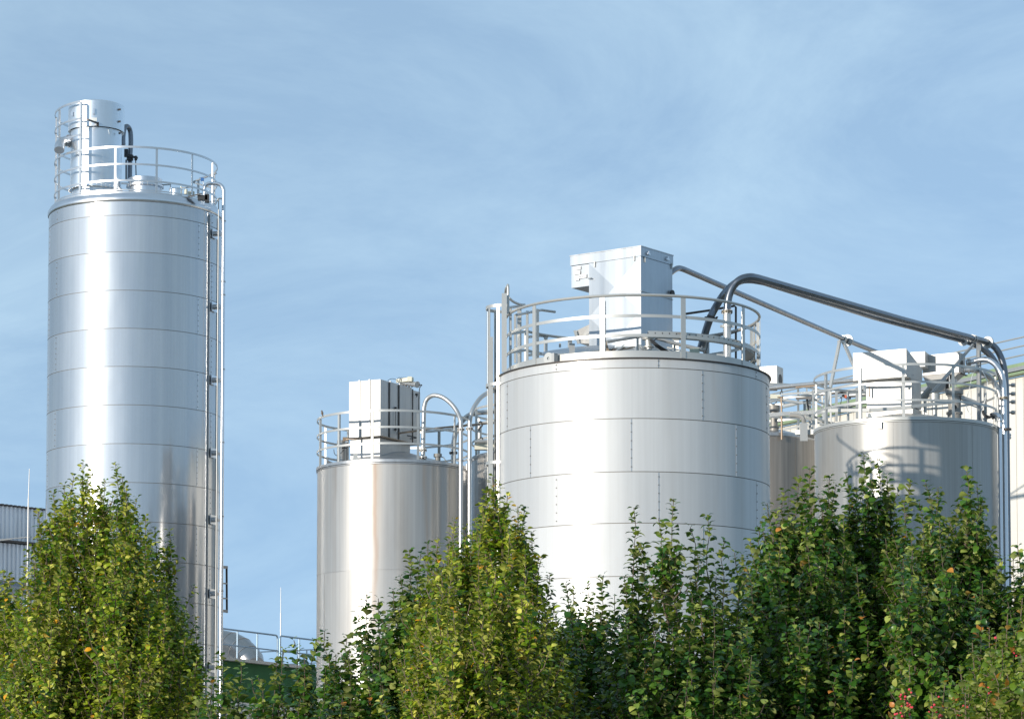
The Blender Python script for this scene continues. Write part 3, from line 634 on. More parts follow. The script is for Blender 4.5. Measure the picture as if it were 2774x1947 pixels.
for y in (760, 1030): pl.bar(Z(12, 550, y+15, 54.5), Z(12, 775, y-20, 55.2), .01, .05)
for y in (820, 1085): pl.bar(Z(12, 810, y, 55.4), Z(12, 985, y-20, 56.2), .01, .05); pl.bar(Z(12, 985, y-20, 56.2), Z(12, 1100, y-5, 56.4), .01, .05)
for x, y0, y1, d_ in ((550, 400, 1260, 54.5), (680, 400, 1215, 55.0), (620, 490, 1200, 55.4), (795, 440, 1170, 55.4)):
    p = Z(12, x, y0, d_); q = Z(12, x, y1, d_); w_ = .075 if x == 680 else .045
    pl.box(Vector((p.x, d_, (p.z+q.z)/2)), (w_/2, 0, 0), (0, .004, 0), (0, 0, (p.z-q.z)/2)); pl.box(Vector((p.x+w_/2, d_+.03, (p.z+q.z)/2)), (.004, 0, 0), (0, .028, 0), (0, 0, (p.z-q.z)/2))
pl.build('exit_portal', M_galv, big)
# caged ladder
ld = MB(); Dl = 54.6; xw = cb.x-r
hoopc = Vector((P(1366, 1300, Dl).x, Dl-.25, 0)); hr_ = 49*Dl/F
for k, x in enumerate((.0, .42)):
    p = Vector((xw-.10, Dl-.46+x, 0)); ld.box(Vector((p.x, p.y, (zb_+.9)/2)), (.035, 0, 0), (0, .01, 0), (0, 0, (zb_+.9)/2-.3))
zr_ = .6
while zr_ < zb_+.8: ld.cyl(Vector((xw-.10, Dl-.46, zr_)), Vector((xw-.10, Dl-.04, zr_)), .012, n=6); zr_ += .28
lad = ld.build('ladder', M_galv, big)
cg = MB(); ztop = P(1317, 838, Dl).z; zbot = 2.6
for q in (-150, -118, -90, -55, -20):
    a = R(q); p = az_pos(hoopc, hr_, a, (ztop+zbot)/2); d = az_pos(Vector((0, 0, 0)), 1, a, 0); s_ = Vector((math.cos(a), math.sin(a), 0))
    cg.box(p, s_*.025, d*.003, Vector((0, 0, (ztop-zbot)/2)))
y = ztop-.03
while y > 2.6: cg.arc(hoopc, hr_+.006, y, R(-190), R(10), .006, .055, n=20); y -= 1.42
cg.build('safety_cage', M_galv, lad)
# tall filter box with cross-broken panels
al = R(36); co = Z(4, 1232, 400, 53.8); zz = lambda y: Z(4, 1232, y, 53.8).z
L1 = (1232-857)/2.701*54.0/F/math.cos(al); L2 = (1486-1232)/2.701*54.1/F/math.sin(al)*.985; Lf = (1232-727)/2.701*54.2/F/math.cos(al)
bx, pt, dL, dR = sbox(big, 'filter_box', (co.x, co.y), al, L1, L2, z_lip+.15, zz(200), M_boxa, cross=2)
cap, pt2, _, _ = sbox(bx, 'lid', (pt(-.012, -.012, 0).x, pt(-.012, -.012, 0).y), al, Lf+.024, L2+.024, zz(200)+.004, zz(128), M_boxa)
mb = MB(); mb.box(pt(Lf/2, L2/2, zz(126)), dL*(Lf/2+.02), dR*(L2/2+.02), Vector((0, 0, .008))); mb.build('lid_top', M_roof, cap)
oh, pt3, _, _ = sbox(bx, 'outlet_hood', (pt(L1+.003, .01, 0).x, pt(L1+.003, .01, 0).y), al, Lf-L1-.003, L2-.02, zz(363), zz(202), M_boxa)
dn = -dR  # outward of left face is -dR
def on_left(a, z, w_, h_, t=.006, off=.01): return (pt(a, -off, z), dL*w_/2, dR*t/2, Vector((0, 0, h_/2)))
Zl = lambda y, a: zz(y)   # heights on the left face read at the near edge, corrected for perspective
def lf(x, y):   # photo point of zoom 11 on the plane of the left face
    ox, oy, s = ZM[11]; px_, py_ = ox+x/s, oy+y/s
    d0 = P(px_, py_, 53.6); e = (d0-Vector((0, 0, EYE))); n = dR; t = (pt(0, -.014, 0)-Vector((0, 0, EYE))).dot(n)/e.dot(n)
    return Vector((0, 0, EYE))+e*t
mb = MB()
for x0, y0, x1, y1 in ((244, 362, 326, 410), (243, 415, 322, 465), (256, 470, 308, 540), (310, 458, 398, 510)):
    p = lf((x0+x1)/2, (y0+y1)/2); mb.box(p, dL*((x1-x0)/4.478*54.2/F/math.cos(al)/2), dR*.002, Vector((0, 0, (y1-y0)/4.478*54.2/F/2*.93)))
mb.build('sticker', M_stick, oh)
mb = MB(); p = lf(321, 490)-dR*.003; mb.box(p, dL*.012, dR*.001, Vector((0, 0, .012)))
for i in range(8):
    p = lf(337+i*8, 493-i*.9)-dR*.003; mb.box(p, dL*.0045, dR*.001, Vector((0, 0, .005+.002*(i % 3))))
mb.build('logo_print', M_ink, oh)
def latch(p, d, n): 
    k = MB(); k.box(p, d*.012, n*.012, Vector((0, 0, .045))); k.box(p+Vector((0, 0, .05)), d*.02, n*.01, Vector((0, 0, .010))); return k.build('latch', M_galv, bx)
latch(lf(498, 345), dL, dR); latch(lf(977, 270), dL, dR)
def rf(x, y, off=.014):
    ox, oy, s = ZM[11]; e = P(ox+x/s, oy+y/s, 53.6)-Vector((0, 0, EYE)); n = dL; t = (pt(-off, 0, 0)-Vector((0, 0, EYE))).dot(n)/e.dot(n); return Vector((0, 0, EYE))+e*t
latch(rf(1108, 285), dR, dL); latch(rf(1432, 365), dR, dL)
for x, y in ((1148, 215), (1380, 280)):
    k = MB(); p = rf(x, y, .03); k.bar(p-dR*.05, p+dR*.05, .03, .03); k.box(p+Vector((0, 0, .03)), dR*.02, dL*.02, Vector((0, 0, .015))); k.build('lifting_eye', M_bright, cap)
mb = MB(); mb.bar(lf(425, 515)-dR*.02, lf(470, 510)-dR*.04, .02, .02); mb.build('door_stay', M_galv, oh)
# middle flange of the box
zs_ = zz(455); mb = MB(); mb.bar(pt(0, -.010, zs_), pt(L1, -.010, zs_), .012, .012); mb.bar(pt(-.010, 0, zs_), pt(-.010, L2, zs_), .012, .012); mb.build('seam_strip', M_galvd, bx)
# rear round cover on right side of the box and the sloping cream duct
mb = MB(); p = pt(-.03, L2-.07, zz(405)-.02); mb.lathe(p, [(.0, .0), (.06, 0), (.06, .03), (0, .03)], n=24, axis=-dL); mb.build('inspection_cover', M_dark, bx)
p = [Z(4, 857, 697, 54.6), Z(4, 857, 840, 54.6), Z(4, 775, 835, 55.0), Z(4, 752, 748, 55.0)]; q = [v_+Vector((.25, .45, 0)) for v_ in p]
MB().add(p+q, [(0, 3, 2, 1), (4, 5, 6, 7), (0, 1, 5, 4), (1, 2, 6, 5), (2, 3, 7, 6), (3, 0, 4, 7)]).build('inlet_chute', M_white, big, smooth=False)
mb = MB(); mb.bar(Z(4, 748, 742, 54.9), Z(4, 777, 840, 54.9), .02, .05); mb.build('chute_flange', M_galv, big)
# tilted manhole drum on the roof
pc_ = Z(4, 775, 880, 53.5); ax = Vector((-.10, -.25, 1)).normalized()
MB().lathe(pc_-ax*.28, [(.60, -.1), (.60, .24), (.66, .25), (.66, .275), (.0, .31)], n=64, axis=ax).build('manhole', M_boxa, big)
pm = Z(4, 640, 852, 53.1); mb = MB(); mb.box(pm, (.02, 0, 0), (0, .012, 0), (0, 0, .035)); mb.box(Z(4, 728, 880, 52.9), (.05, 0, 0), (0, .012, 0), (0, 0, .10)); mb.build('hinge', M_galvd, big)
# rust-lined framed flap beside it, roof ribs
mb = MB(); mb.bar(Z(4, 968, 820, 52.9), Z(4, 990, 893, 52.9), .02, .05)
for x0, y0, x1, y1 in ((1020, 885, 1110, 868), (1060, 892, 1180, 862)): mb.bar(Z(4, x0, y0, 53.2), Z(4, x1, y1, 53.5), .06, .02)
mb.build('roof_clamp', M_rust, big)
mb = MB()
for i in range(12):
    a = R(-75+i*18+9); mb.bar(az_pos(c, rr_-.1, a, z_lip+.115), az_pos(c, .9, a, z_lip+.50), .04, .03)
mb.build('roof_rib', M_galv, big)
# lifting disc on the rim
a = az_front(1491.8, pc, 352); d = az_pos(Vector((0, 0, 0)), 1, a, 0); p = az_pos(c, rr_+.11, a, P(1491.8, 962, 52.4).z)
MB().lathe(p, [(.028, .0), (.105, 0), (.105, .025), (.028, .025), (.028, 0)], n=40, axis=d).build('lifting_disc', M_galv, big)
MB().box(p-d*.015+Vector((math.cos(a), math.sin(a), 0))*.11, d*.05, Vector((math.cos(a), math.sin(a), 0))*.03, Vector((0, 0, .08))).build('lug_base', M_galvd, big)
# valve with its body, cable tray and handrail pipe on the roof
vx = Z(4, 1290, 860, 53.0)
vt = MB(); vt.cyl(Vector((vx.x, vx.y, z_lip+.1)), Z(4, 1292, 868, 53.0), .055, n=18); vt.cyl(Z(4, 1290, 868, 53.0), Z(4, 1290, 858, 53.0), .095, n=22); vt.cyl(Z(4, 1290, 858, 53.0), Z(4, 1285, 812, 53.0), .06, n=18); vt.cyl(Z(4, 1283, 812, 53.0), Z(4, 1283, 788, 53.0), .10, .12, n=20)
vt.build('valve', M_galv, big)
mb = MB()
for k in range(5): mb.tube(spline([Z(4, 1300+k*6, 815, 52.9), Z(4, 1325+k*8, 845, 52.8), Z(4, 1370+k*10, 880, 52.9), Z(4, 1395+k*12, 898, 53.0)], 4), .009, 5)
mb.tube([Z(4, 1360, 795, 52.9), Z(4, 1305, 830, 52.9)], .012, 5); mb.tube(spline([Z(4, 1725, 820, 52.9), Z(4, 1715, 870, 52.9), Z(4, 1700, 915, 53.0)], 3), .008, 5); mb.build('cable', M_dark, big)
mb = MB(); mb.tube([Z(4, 985, 825, 52.8), Z(4, 1210, 788, 53.0), Z(4, 1252, 785, 53.1)], .030, 10); mb.tube([Z(4, 1350, 800, 53.2), Z(4, 1530, 850, 53.2), Z(4, 1710, 892, 53.2)], .036, 10); mb.cyl(Z(4, 1700, 888, 53.2), Z(4, 1712, 893, 53.2), .05, n=12)
for x, y in ((1208, 788),): mb.cyl(Z(4, x, 890, 53.0), Z(4, x, y, 53.0), .022, n=10); mb.cyl(Z(4, x-8, y, 53.0), Z(4, x+12, y-4, 53.0), .042, n=12)
mb.tube([Z(4, 1680, 890, 53.1), Z(4, 1682, 860, 53.1)], .022, 8)
mb.build('vent_line', M_galvd, big)
MB().bar(Z(4, 1590, 900, 53.2), Z(4, 1660, 895, 53.2), .1, .10).build('terminal_box', mat('pale_green_box', (.45, .52, .45), .5), big)
MB().bar(Z(4, 1785, 930, 53.0), Z(4, 1848, 935, 53.0), .1, .07).build('terminal_box', M_galv, big)
mb = MB(); rt_ = rr_-.09
zc = zr[2]+.02; a0_ = az_front(E(1255), pc, ap); mb.arc(c, rt_, zc+.045, a0_, math.pi-.75, .012, .06); mb.arc(c, rt_-.09, zc-.0, a0_, math.pi-.75, .18, .008); mb.arc(c, rt_, zc-.04, a0_, math.pi-.75, .02, .03)
for i in range(40):
    a = a0_+(math.pi-.75-a0_)*i/40; d = az_pos(Vector((0, 0, 0)), 1, a, 0); s_ = Vector((math.cos(a), math.sin(a), 0)); mb.box(az_pos(c, rt_+.008, a, zc+.02), s_*.006, d*.004, Vector((0, 0, .03)), 1)
mb.build('cable_tray', [M_galv, M_darkm], big)
mb = MB(); mb.tube([Z(4, 1525, 618, 56.2), Z(4, 1555, 622, 56.2), Z(4, 1740, 595, 56.5), Z(4, 1915, 563, 56.6), Z(4, 1927, 572, 56.6), Z(4, 1927, 950, 56.6)], .022, 8); mb.build('conduit', M_darkm, big)
mb = MB(); mb.tube([Z(4, 1780, 785, 56.8), Z(4, 1900, 762, 56.6), Z(4, 2050, 710, 55.8), Z(4, 2085, 705, 55.6)], .018, 8); mb.build('conduit', M_darkm, big)

# ================================================================== LONG PIPES
Dp = 55.2
tw = thing('conveying_pipe', 'rear one of the twin dark overhead pipes, leaning into the widest tank roof', 'pipe', Z(4, 1670, 880, 56.2), 'overhead steel pipes')
ptsA = spline([Z(4, 1668, 880, 56.2), Z(4, 1700, 770, 56.1), Z(4, 1735, 665, 56.0), Z(4, 1775, 580, 56.0), Z(4, 1835, 485, 55.9), Z(4, 1900, 415, 55.9), Z(4, 1965, 378, 56.0), Z(4, 2040, 372, 56.2), Z(4, 2130, 386, 56.5)], 8)
ptsA += [Z(5, 1005, -9, 62.2), Z(5, 1770, 192, 65.2)]+spline([Z(5, 1840, 214, 65.3), Z(5, 1930, 260, 65.4), Z(5, 2010, 330, 65.4), Z(5, 2070, 430, 65.4), Z(5, 2100, 520, 65.4), Z(5, 2112, 600, 65.4)], 6)
e_ = ptsA[-1]; ptsA.append(Vector((e_.x, e_.y, .3)))
pipe(tw, ptsA, .071, M_pipes, 'tube', 20); flange(tw, Z(5, 1775, 194, 65.2), Z(5, 1770, 192, 65.2)-Z(5, 1005, -9, 62.2), .125, .03, 8, M_galv)
clamp(tw, Z(4, 1745, 650, 56.0), ptsA[20]-ptsA[16], .085, .05, M_darkm)
tw2 = thing('conveying_pipe', 'front one of the twin dark overhead pipes, dropping upright through a round flange', 'pipe', Z(4, 1863, 950, 55.2), 'overhead steel pipes')
f1 = Z(4, 1862, 607, 55.2)
ptsB = [Vector((f1.x, 55.2, z_lip+.1)), f1]+spline([Z(4, 1866, 550, 55.2), Z(4, 1880, 480, 55.2), Z(4, 1912, 415, 55.2), Z(4, 1965, 368, 55.2), Z(4, 2030, 352, 55.3), Z(4, 2085, 360, 55.5)], 8)
ptsB += [Z(5, 1250, 20, 61.5), Z(5, 1980, 212, 64.9)]+spline([Z(5, 2010, 225, 64.9), Z(5, 2062, 275, 64.9), Z(5, 2105, 360, 64.9), Z(5, 2130, 470, 64.9), Z(5, 2140, 600, 64.9)], 6)
e_ = ptsB[-1]; ptsB.append(Vector((e_.x, e_.y, .3)))
pipe(tw2, ptsB, .071, M_pipes, 'tube', 20)
flange(tw2, f1, (0, 0, 1), .105, .035, 10, M_ring); flange(tw2, Z(5, 1985, 214, 64.9), ptsB[-20]-Z(5, 1250, 20, 61.5), .13, .035, 8, M_galv)
MB().cyl(Vector((f1.x, 55.2, z_lip+.1)), f1-Vector((0, 0, .03)), .073, n=20).build('riser', M_pipew, tw2)
clamp(tw2, Vector((f1.x, 55.2, Z(4, 1862, 712, 55.2).z)), (0, 0, 1), .083, .05, M_galv)
for (x, y) in ((2060, 360),): MB().cyl(Z(4, x-3, y-2, 57.82), Z(4, x+3, y+2, 57.84), .076).build('weld_ring', M_bolt, tw2)
dirp = (Z(5, 1980, 212, 64.9)-Z(5, 1250, 20, 61.5)).normalized()
for x, y in ((1835, 172), (1912, 195)):
    p = Z(5, 1250, 20, 61.5); p = p+dirp*((Z(5, x, y, 64.3)-p).dot(dirp)); MB().cyl(p-dirp*.02, p+dirp*.02, .082).build('clamp', M_galv, tw2)
# wall knobs down the pipe bundle
mb = MB()
for y in (580, 655, 725, 815): p = Z(5, 2140, y, 65.1); mb.cyl(p, p+Vector((.14, 0, 0)), .022, n=10); mb.cyl(p+Vector((.12, 0, 0)), p+Vector((.175, 0, 0)), .045, n=14); mb.cyl(p+Vector((.19, 0, 0)), p+Vector((.20, 0, 0)), .05, n=14)
mb.build('pipe_bracket', M_bolt, tw2)
mb = MB()
for y in (1008, 1030): p = Z(5, 2170, y, 65.0); mb.lathe(p, [(.001, -.045), (.03, -.035), (.045, 0), (.03, .035), (.001, .045)], n=14); mb.bar(p, p+Vector((-.18, 0, 0)), .02, .02)
mb.build('lamp', M_bright, tw2)
rp_ = thing('conveying_pipe', 'single dark steel pipe sloping down from behind the tall square box', 'pipe', Z(4, 1480, 290, 55.4), 'overhead steel pipes')
ptsC = spline([Z(4, 1440, 330, 55.2), Z(4, 1478, 300, 55.4), Z(4, 1510, 288, 55.6), Z(4, 1545, 296, 55.8)], 6)+[Z(5, 745, 183, 67.0), Z(5, 1080, 318, 69.3)]+spline([Z(5, 1150, 360, 69.6), Z(5, 1200, 430, 69.7), Z(5, 1215, 520, 69.7)], 5)
pipe(rp_, ptsC, .054, M_pipes, 'tube', 18)
dc = (Z(5, 745, 183, 67.0)-Z(4, 1545, 296, 55.8)).normalized(); flange(rp_, Z(5, 780, 196, 67.2), dc, .13, .05, 8, M_galv)
MB().cyl(Z(5, 735, 180, 66.9), Z(5, 752, 186, 67.05), .075).build('clamp', M_galv, rp_)
sp = thing('pipe_support', 'white splayed two-legged support holding up the single sloping overhead pipe', 'support', Z(5, 570, 890, 66))
mb = MB(); mb.bar(Z(5, 712, 205, 66.8), Z(5, 572, 900, 66.0), .06, .06); mb.build('leg', M_galv, sp)
mb = MB(); mb.bar(Z(5, 745, 210, 66.9), Z(5, 860, 470, 66.4), .06, .06); mb.bar(Z(5, 860, 470, 66.4), Z(5, 962, 680, 66.0), .06, .06); mb.build('leg', M_galv, sp)
mb = MB(); mb.bar(Z(5, 700, 205, 66.8), Z(5, 755, 208, 66.9), .06, .05); mb.build('head_plate', M_galv, sp)

# ================================================================== RIGHT TANK
D = 64.0; px0, aw = 2455.0, 247.5; r = aw*D/F; c0 = P(px0, 1400, D); c = Vector((c0.x, D, 0))
rg = thing('storage_tank', 'grey steel tank with broad white hood on its roof and a shadow across it', 'tank', c)
zt = lambda y, rr=r: P(px0, y, D-rr).z
z_rim = zt(1138)
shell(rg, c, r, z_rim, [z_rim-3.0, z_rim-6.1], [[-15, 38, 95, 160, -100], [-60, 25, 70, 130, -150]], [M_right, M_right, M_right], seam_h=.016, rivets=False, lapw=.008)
MB().lathe(c, [(r+.003, z_rim-.03), (r+.02, z_rim-.02), (r+.02, z_rim-.005), (r-.02, z_rim+.0), (r+.025, z_rim+.01), (r+.025, z_rim+.075), (r-.03, z_rim+.085), (r-.03, z_rim+.05), (.5, z_rim+.36), (0, z_rim+.38)], n=120).build('roof', M_galv, rg)
zr = [zt(y) for y in (986, 1034, 1083)]; G = lambda x: 2050+x/3.171
fp = [az_front(G(x), px0, 248) for x in (557, 817, 1168, 1597)]+[az_front(G(2055), px0, 250)]
rp = [az_rear(G(x), px0, 248) for x in (523, 690, 860, 1560)]+[1.9]
railing(rg, c, r+.005, zr, z_rim+.06, fp+rp, [(-math.pi, math.pi)], M_galv, bar=.045, thick=.012, post_w=.062)
# front hood on its base
al = R(29); co = Z(5, 1285, 400, 63.1); zz = lambda y: Z(5, 1285, y, 63.1).z
L1 = (1285-852)/3.171*63.3/F/math.cos(al); L2 = (1465-1285)/3.171*63.4/F/math.sin(al)
hd, pt, dL, dR = sbox(rg, 'filter_hood', (co.x, co.y), al, L1, L2, zz(505), zz(266), M_white, top2=zz(266)-.30)
b0 = pt(-.0, .12, 0)
bs1, ptb, _, _ = sbox(rg, 'filter_base', (pt(-.16+.02, .28, 0).x, pt(-.14, .28, 0).y), al, L1*.86, L2*.72, zz(748), zz(506), M_white) if False else sbox(rg, 'filter_base', (Z(5, 1330, 700, 63.35).x, 63.35), al, (1330-965)/3.171*63.5/F/math.cos(al), .55, zz(748), zz(505)-.004, M_white)
mb = MB(); mb.bar(ptb(-.03, -.03, zz(752)), ptb(1.22, -.03, zz(752)), .08, .02); mb.build('base_flange', M_galvd, bs1)
sbox(rg, 'filter_plinth', (ptb(.0, .06, 0).x, ptb(0, .06, 0).y), al, 1.05, .5, z_rim+.05, zz(752)-.012, M_white)
mb = MB(); mb.box(Z(5, 1268, 578, 63.25), (.02, 0, 0), (0, .02, 0), (0, 0, .045)); mb.build('latch', M_galv, bs1)
mb = MB(); p = Z(5, 1325, 498, 63.2); mb.bar(p, p+Vector((.06, 0, .01)), .012, .012); mb.build('latch', M_bolt, hd)
mb = MB(); mb.bar(Z(5, 965, 590, 63.7), Z(5, 968, 680, 63.7), .03, .02); mb.build('rusty_hinge', M_rust, bs1)
# middle and rear hoods
sbox(rg, 'rear_hood', (Z(5, 1445, 300, 64.6).x, 64.6), R(20), (1445-1325)/3.171*64.6/F/math.cos(R(20)), .45, Z(5, 1445, 420, 64.6).z, Z(5, 1445, 290, 64.6).z, M_white)
co3 = Z(5, 1735, 400, 64.6); a3 = R(31); z3 = lambda y: Z(5, 1735, y, 64.6).z; L3 = (1735-1447)/3.171*64.9/F/math.cos(a3); L3r = .36
fn, pt3, dL3, dR3 = sbox(rg, 'fan_housing', (co3.x, co3.y), a3, L3, L3r, z3(470), z3(297), M_white)
mb = MB(); mb.lathe(pt3(-.004, L3r*.5, z3(390)), [(.001, 0), (.085, 0), (.085, .006), (.001, .006)], n=28, axis=dL3); mb.build('round_opening', M_dark, fn)
mb = MB(); mb.add([pt3(.0, 0, z3(473)), pt3(L3, 0, z3(473)), pt3(L3, L3r, z3(473)), pt3(0, L3r, z3(473)), pt3(.45, .1, z3(610)), pt3(L3-.12, .1, z3(610)), pt3(L3-.12, L3r-.1, z3(610)), pt3(.45, L3r-.1, z3(610))], [(0, 1, 5, 4), (1, 2, 6, 5), (2, 3, 7, 6), (3, 0, 4, 7), (4, 5, 6, 7)])
mb.build('dust_bin', M_white, fn, smooth=False)
mb = MB(); mb.bar(pt3(-.03, -.03, z3(480)), pt3(-.03, L3r, z3(480)), .05, .02); mb.tube([Z(5, 1665, 490, 64.6), Z(5, 1640, 560, 64.7), Z(5, 1635, 640, 64.8)], .04, 8); mb.build('drive_arm', M_darkm, fn)
pipe(rg, [Z(5, 1420, 700, 64.8), Z(5, 1500, 610, 64.7)], .085, M_valve, 'outlet_pipe')
# grey valve with wide cap
def stack(name, x, segs, D_, mt, bolts=None):
    mb = MB()
    for (y0, y1, hw, *rr2) in segs:
        p = Z(5, x, y0, D_); q = Z(5, x, y1, D_); rad = hw/3.171*D_/F; mb.cyl(Vector((p.x, D_, q.z)), Vector((p.x, D_, p.z)), rad, n=28)
    o = mb.build(name, mt, rg)
    if bolts:
        y, hw = bolts; p = Z(5, x, y, D_); b = MB(); rad = hw/3.171*D_/F
        for k in range(12):
            q = 2*math.pi*k/12; u = Vector((p.x+math.cos(q)*rad*.9, D_+math.sin(q)*rad*.9, p.z)); b.cyl(u-Vector((0, 0, .03)), u+Vector((0, 0, .03)), .012, n=6)
        b.arc(Vector((p.x, D_, 0)), rad*.9, p.z+.024, -math.pi, math.pi, .02, .006); b.build('bolt_ring', M_bolt, o)
    return o
v1 = stack('pressure_valve', 1698, [(615, 662, 76), (662, 678, 62), (675, 815, 55), (700, 712, 58), (815, 830, 72), (830, 905, 60)], 63.7, M_valve, (822, 72))
v2 = stack('level_probe', 1528, [(655, 712, 45), (712, 722, 38), (722, 775, 22), (775, 790, 30), (790, 850, 22)], 63.6, M_galv)
mb = MB(); mb.lathe(Z(5, 1695, 772, 63.45), [(.001, 0), (.055, 0), (.055, .03), (.001, .03)], n=20, axis=(0, -1, 0)); mb.build('port', M_dark, v1)
mb = MB(); mb.bar(Z(5, 1755, 685, 63.6), Z(5, 1900, 740, 63.6), .12, .08); mb.bar(Z(5, 1760, 725, 63.6), Z(5, 1890, 770, 63.6), .05, .02); mb.build('channel_arm', M_galvd, v1)
mb = MB(); mb.tube([Z(5, 1655, 600, 63.8), Z(5, 1655, 500, 63.8)], .012, 6); mb.tube([Z(5, 1690, 608, 63.8), Z(5, 1690, 500, 63.8)], .01, 6); mb.box(Z(5, 1690, 545, 63.9), (.07, 0, 0), (0, .04, 0), (0, 0, .035)); mb.tube(spline([Z(5, 1672, 570, 63.8), Z(5, 1680, 600, 63.8), Z(5, 1668, 615, 63.8)], 4), .01, 5); mb.tube(spline([Z(5, 1700, 570, 63.8), Z(5, 1712, 595, 63.8), Z(5, 1700, 612, 63.8)], 4), .01, 5); mb.build('sensor_mast', M_galvd, rg)
# steel column and diagonal carrying the twin pipes
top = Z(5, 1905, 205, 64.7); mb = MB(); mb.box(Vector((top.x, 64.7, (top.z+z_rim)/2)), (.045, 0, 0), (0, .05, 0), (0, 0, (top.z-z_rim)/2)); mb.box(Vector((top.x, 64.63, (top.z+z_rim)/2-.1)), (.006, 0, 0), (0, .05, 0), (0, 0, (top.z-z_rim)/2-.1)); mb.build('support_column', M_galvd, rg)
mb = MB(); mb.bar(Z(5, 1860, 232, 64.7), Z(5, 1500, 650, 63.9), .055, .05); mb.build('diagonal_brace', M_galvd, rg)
mb = MB()
mb.tube(spline([Z(5, 1915, 425, 63.9), Z(5, 1945, 470, 63.7), Z(5, 1982, 560, 63.6), Z(5, 1968, 660, 63.6), Z(5, 1960, 720, 63.5), Z(5, 1935, 790, 63.5), Z(5, 1932, 850, 63.5), Z(5, 1945, 890, 63.4)], 6), .011, 6)
mb.tube(spline([Z(5, 1880, 450, 63.9), Z(5, 1850, 500, 63.8), Z(5, 1830, 600, 63.7), Z(5, 1805, 700, 63.6), Z(5, 1810, 790, 63.6), Z(5, 1870, 875, 63.5)], 6), .006, 5)
mb.build('cable', M_cable, rg)
# cable tray around the roof, wires, clips, lug
mb = MB(); mb.bar(Z(5, 570, 800, 63.9), Z(5, 975, 795, 63.1), .05, .07); mb.bar(Z(5, 975, 795, 63.1), Z(5, 1330, 770, 63.0), .05, .07); mb.bar(Z(5, 1330, 765, 63.0), Z(5, 1740, 715, 63.3), .06, .07); mb.build('cable_tray', M_galv, rg)
mb = MB(); mb.add([Z(5, x, y, 62.3) for x, y in ((955, 825), (975, 815), (995, 862), (952, 862))]+[Z(5, x, y, 62.34) for x, y in ((955, 825), (975, 815), (995, 862), (952, 862))], [(0, 1, 2, 3), (7, 6, 5, 4), (0, 4, 5, 1), (1, 5, 6, 2), (2, 6, 7, 3), (3, 7, 4, 0)])
mb.build('lifting_lug', M_galv, rg, smooth=False)
a = az_front(G(968), px0, aw); MB().arc(c, r+.028, zt(860+918/3.171), a-.036, a+.036, .05, .14, n=2).build('name_plate', M_galv, rg)
# small return pipe at the right rim, spoon-shaped hook
q0 = Z(5, 2088, 900, 63.2)
pp = pipe(rg, spline([Z(5, 2025, 836, 63.4), Z(5, 2050, 828, 63.3), Z(5, 2078, 845, 63.2), Z(5, 2088, 870, 63.2), q0], 6)+[Vector((q0.x, 63.2, .3))], .045, M_bright, 'return_pipe')
for y in (892, 945): p = Z(5, 2088, y, 63.2); MB().cyl(Vector((q0.x, 63.2, p.z-.02)), Vector((q0.x, 63.2, p.z+.02)), .055).build('coupling', M_galvd, pp)
mb = MB(); mb.cyl(Z(5, 2015, 850, 63.4), Z(5, 2035, 840, 63.4), .07, n=14); mb.tube(spline([Z(5, 1940, 800, 63.5), Z(5, 1960, 840, 63.5), Z(5, 2010, 858, 63.5)], 4), .03, 8); mb.tube(spline([Z(5, 1945, 815, 63.4), Z(5, 1970, 862, 63.4), Z(5, 2020, 845, 63.4)], 4), .012, 6); mb.build('hose', M_dark, rg)
# two shiny discharge pipes beside the twin bundle
dpt = thing('discharge_pipe', 'upper of two shiny pipes arching out of the white fan housing', 'pipe', Z(5, 2125, 690, 64.3), 'shiny arched pipes')
f2 = Z(5, 2124, 692, 64.3)
pts = spline([Z(5, 1800, 388, 64.7), Z(5, 1860, 378, 64.7), Z(5, 1925, 362, 64.6), Z(5, 1990, 366, 64.5), Z(5, 2050, 405, 64.4), Z(5, 2095, 475, 64.3), Z(5, 2118, 560, 64.3), f2], 8)+[Vector((f2.x, 64.3, .3))]
pipe(dpt, pts, .062, M_bright, 'tube', 20); flange(dpt, f2, (0, 0, 1), .10, .035, 10, M_ring); MB().cyl(Z(5, 1812, 386, 64.7), Z(5, 1836, 383, 64.7), .075).build('clamp', M_bolt, dpt)
p = Z(5, 2124, 965, 64.3); MB().cyl(Vector((f2.x+.05, 64.2, p.z-.02)), Vector((f2.x+.05, 64.2, p.z+.02)), .085).build('clamp', M_darkm, dpt)
dpt2 = thing('discharge_pipe', 'lower of two shiny pipes arching out of the white fan housing', 'pipe', Z(5, 2090, 690, 64.9), 'shiny arched pipes')
pts = spline([Z(5, 1775, 452, 64.6), Z(5, 1840, 450, 64.6), Z(5, 1910, 462, 64.7), Z(5, 1985, 500, 64.8), Z(5, 2040, 560, 64.9), Z(5, 2080, 640, 64.9), Z(5, 2098, 720, 64.9)], 8); e_ = pts[-1]; pts.append(Vector((e_.x, e_.y, .3)))
pipe(dpt2, pts, .060, M_pipew, 'tube', 20)
for x, y in ((1782, 452), (1822, 452)): MB().cyl(Z(5, x-5, y, 64.6), Z(5, x+5, y, 64.6), .078).build('clamp', M_galvd, dpt2)

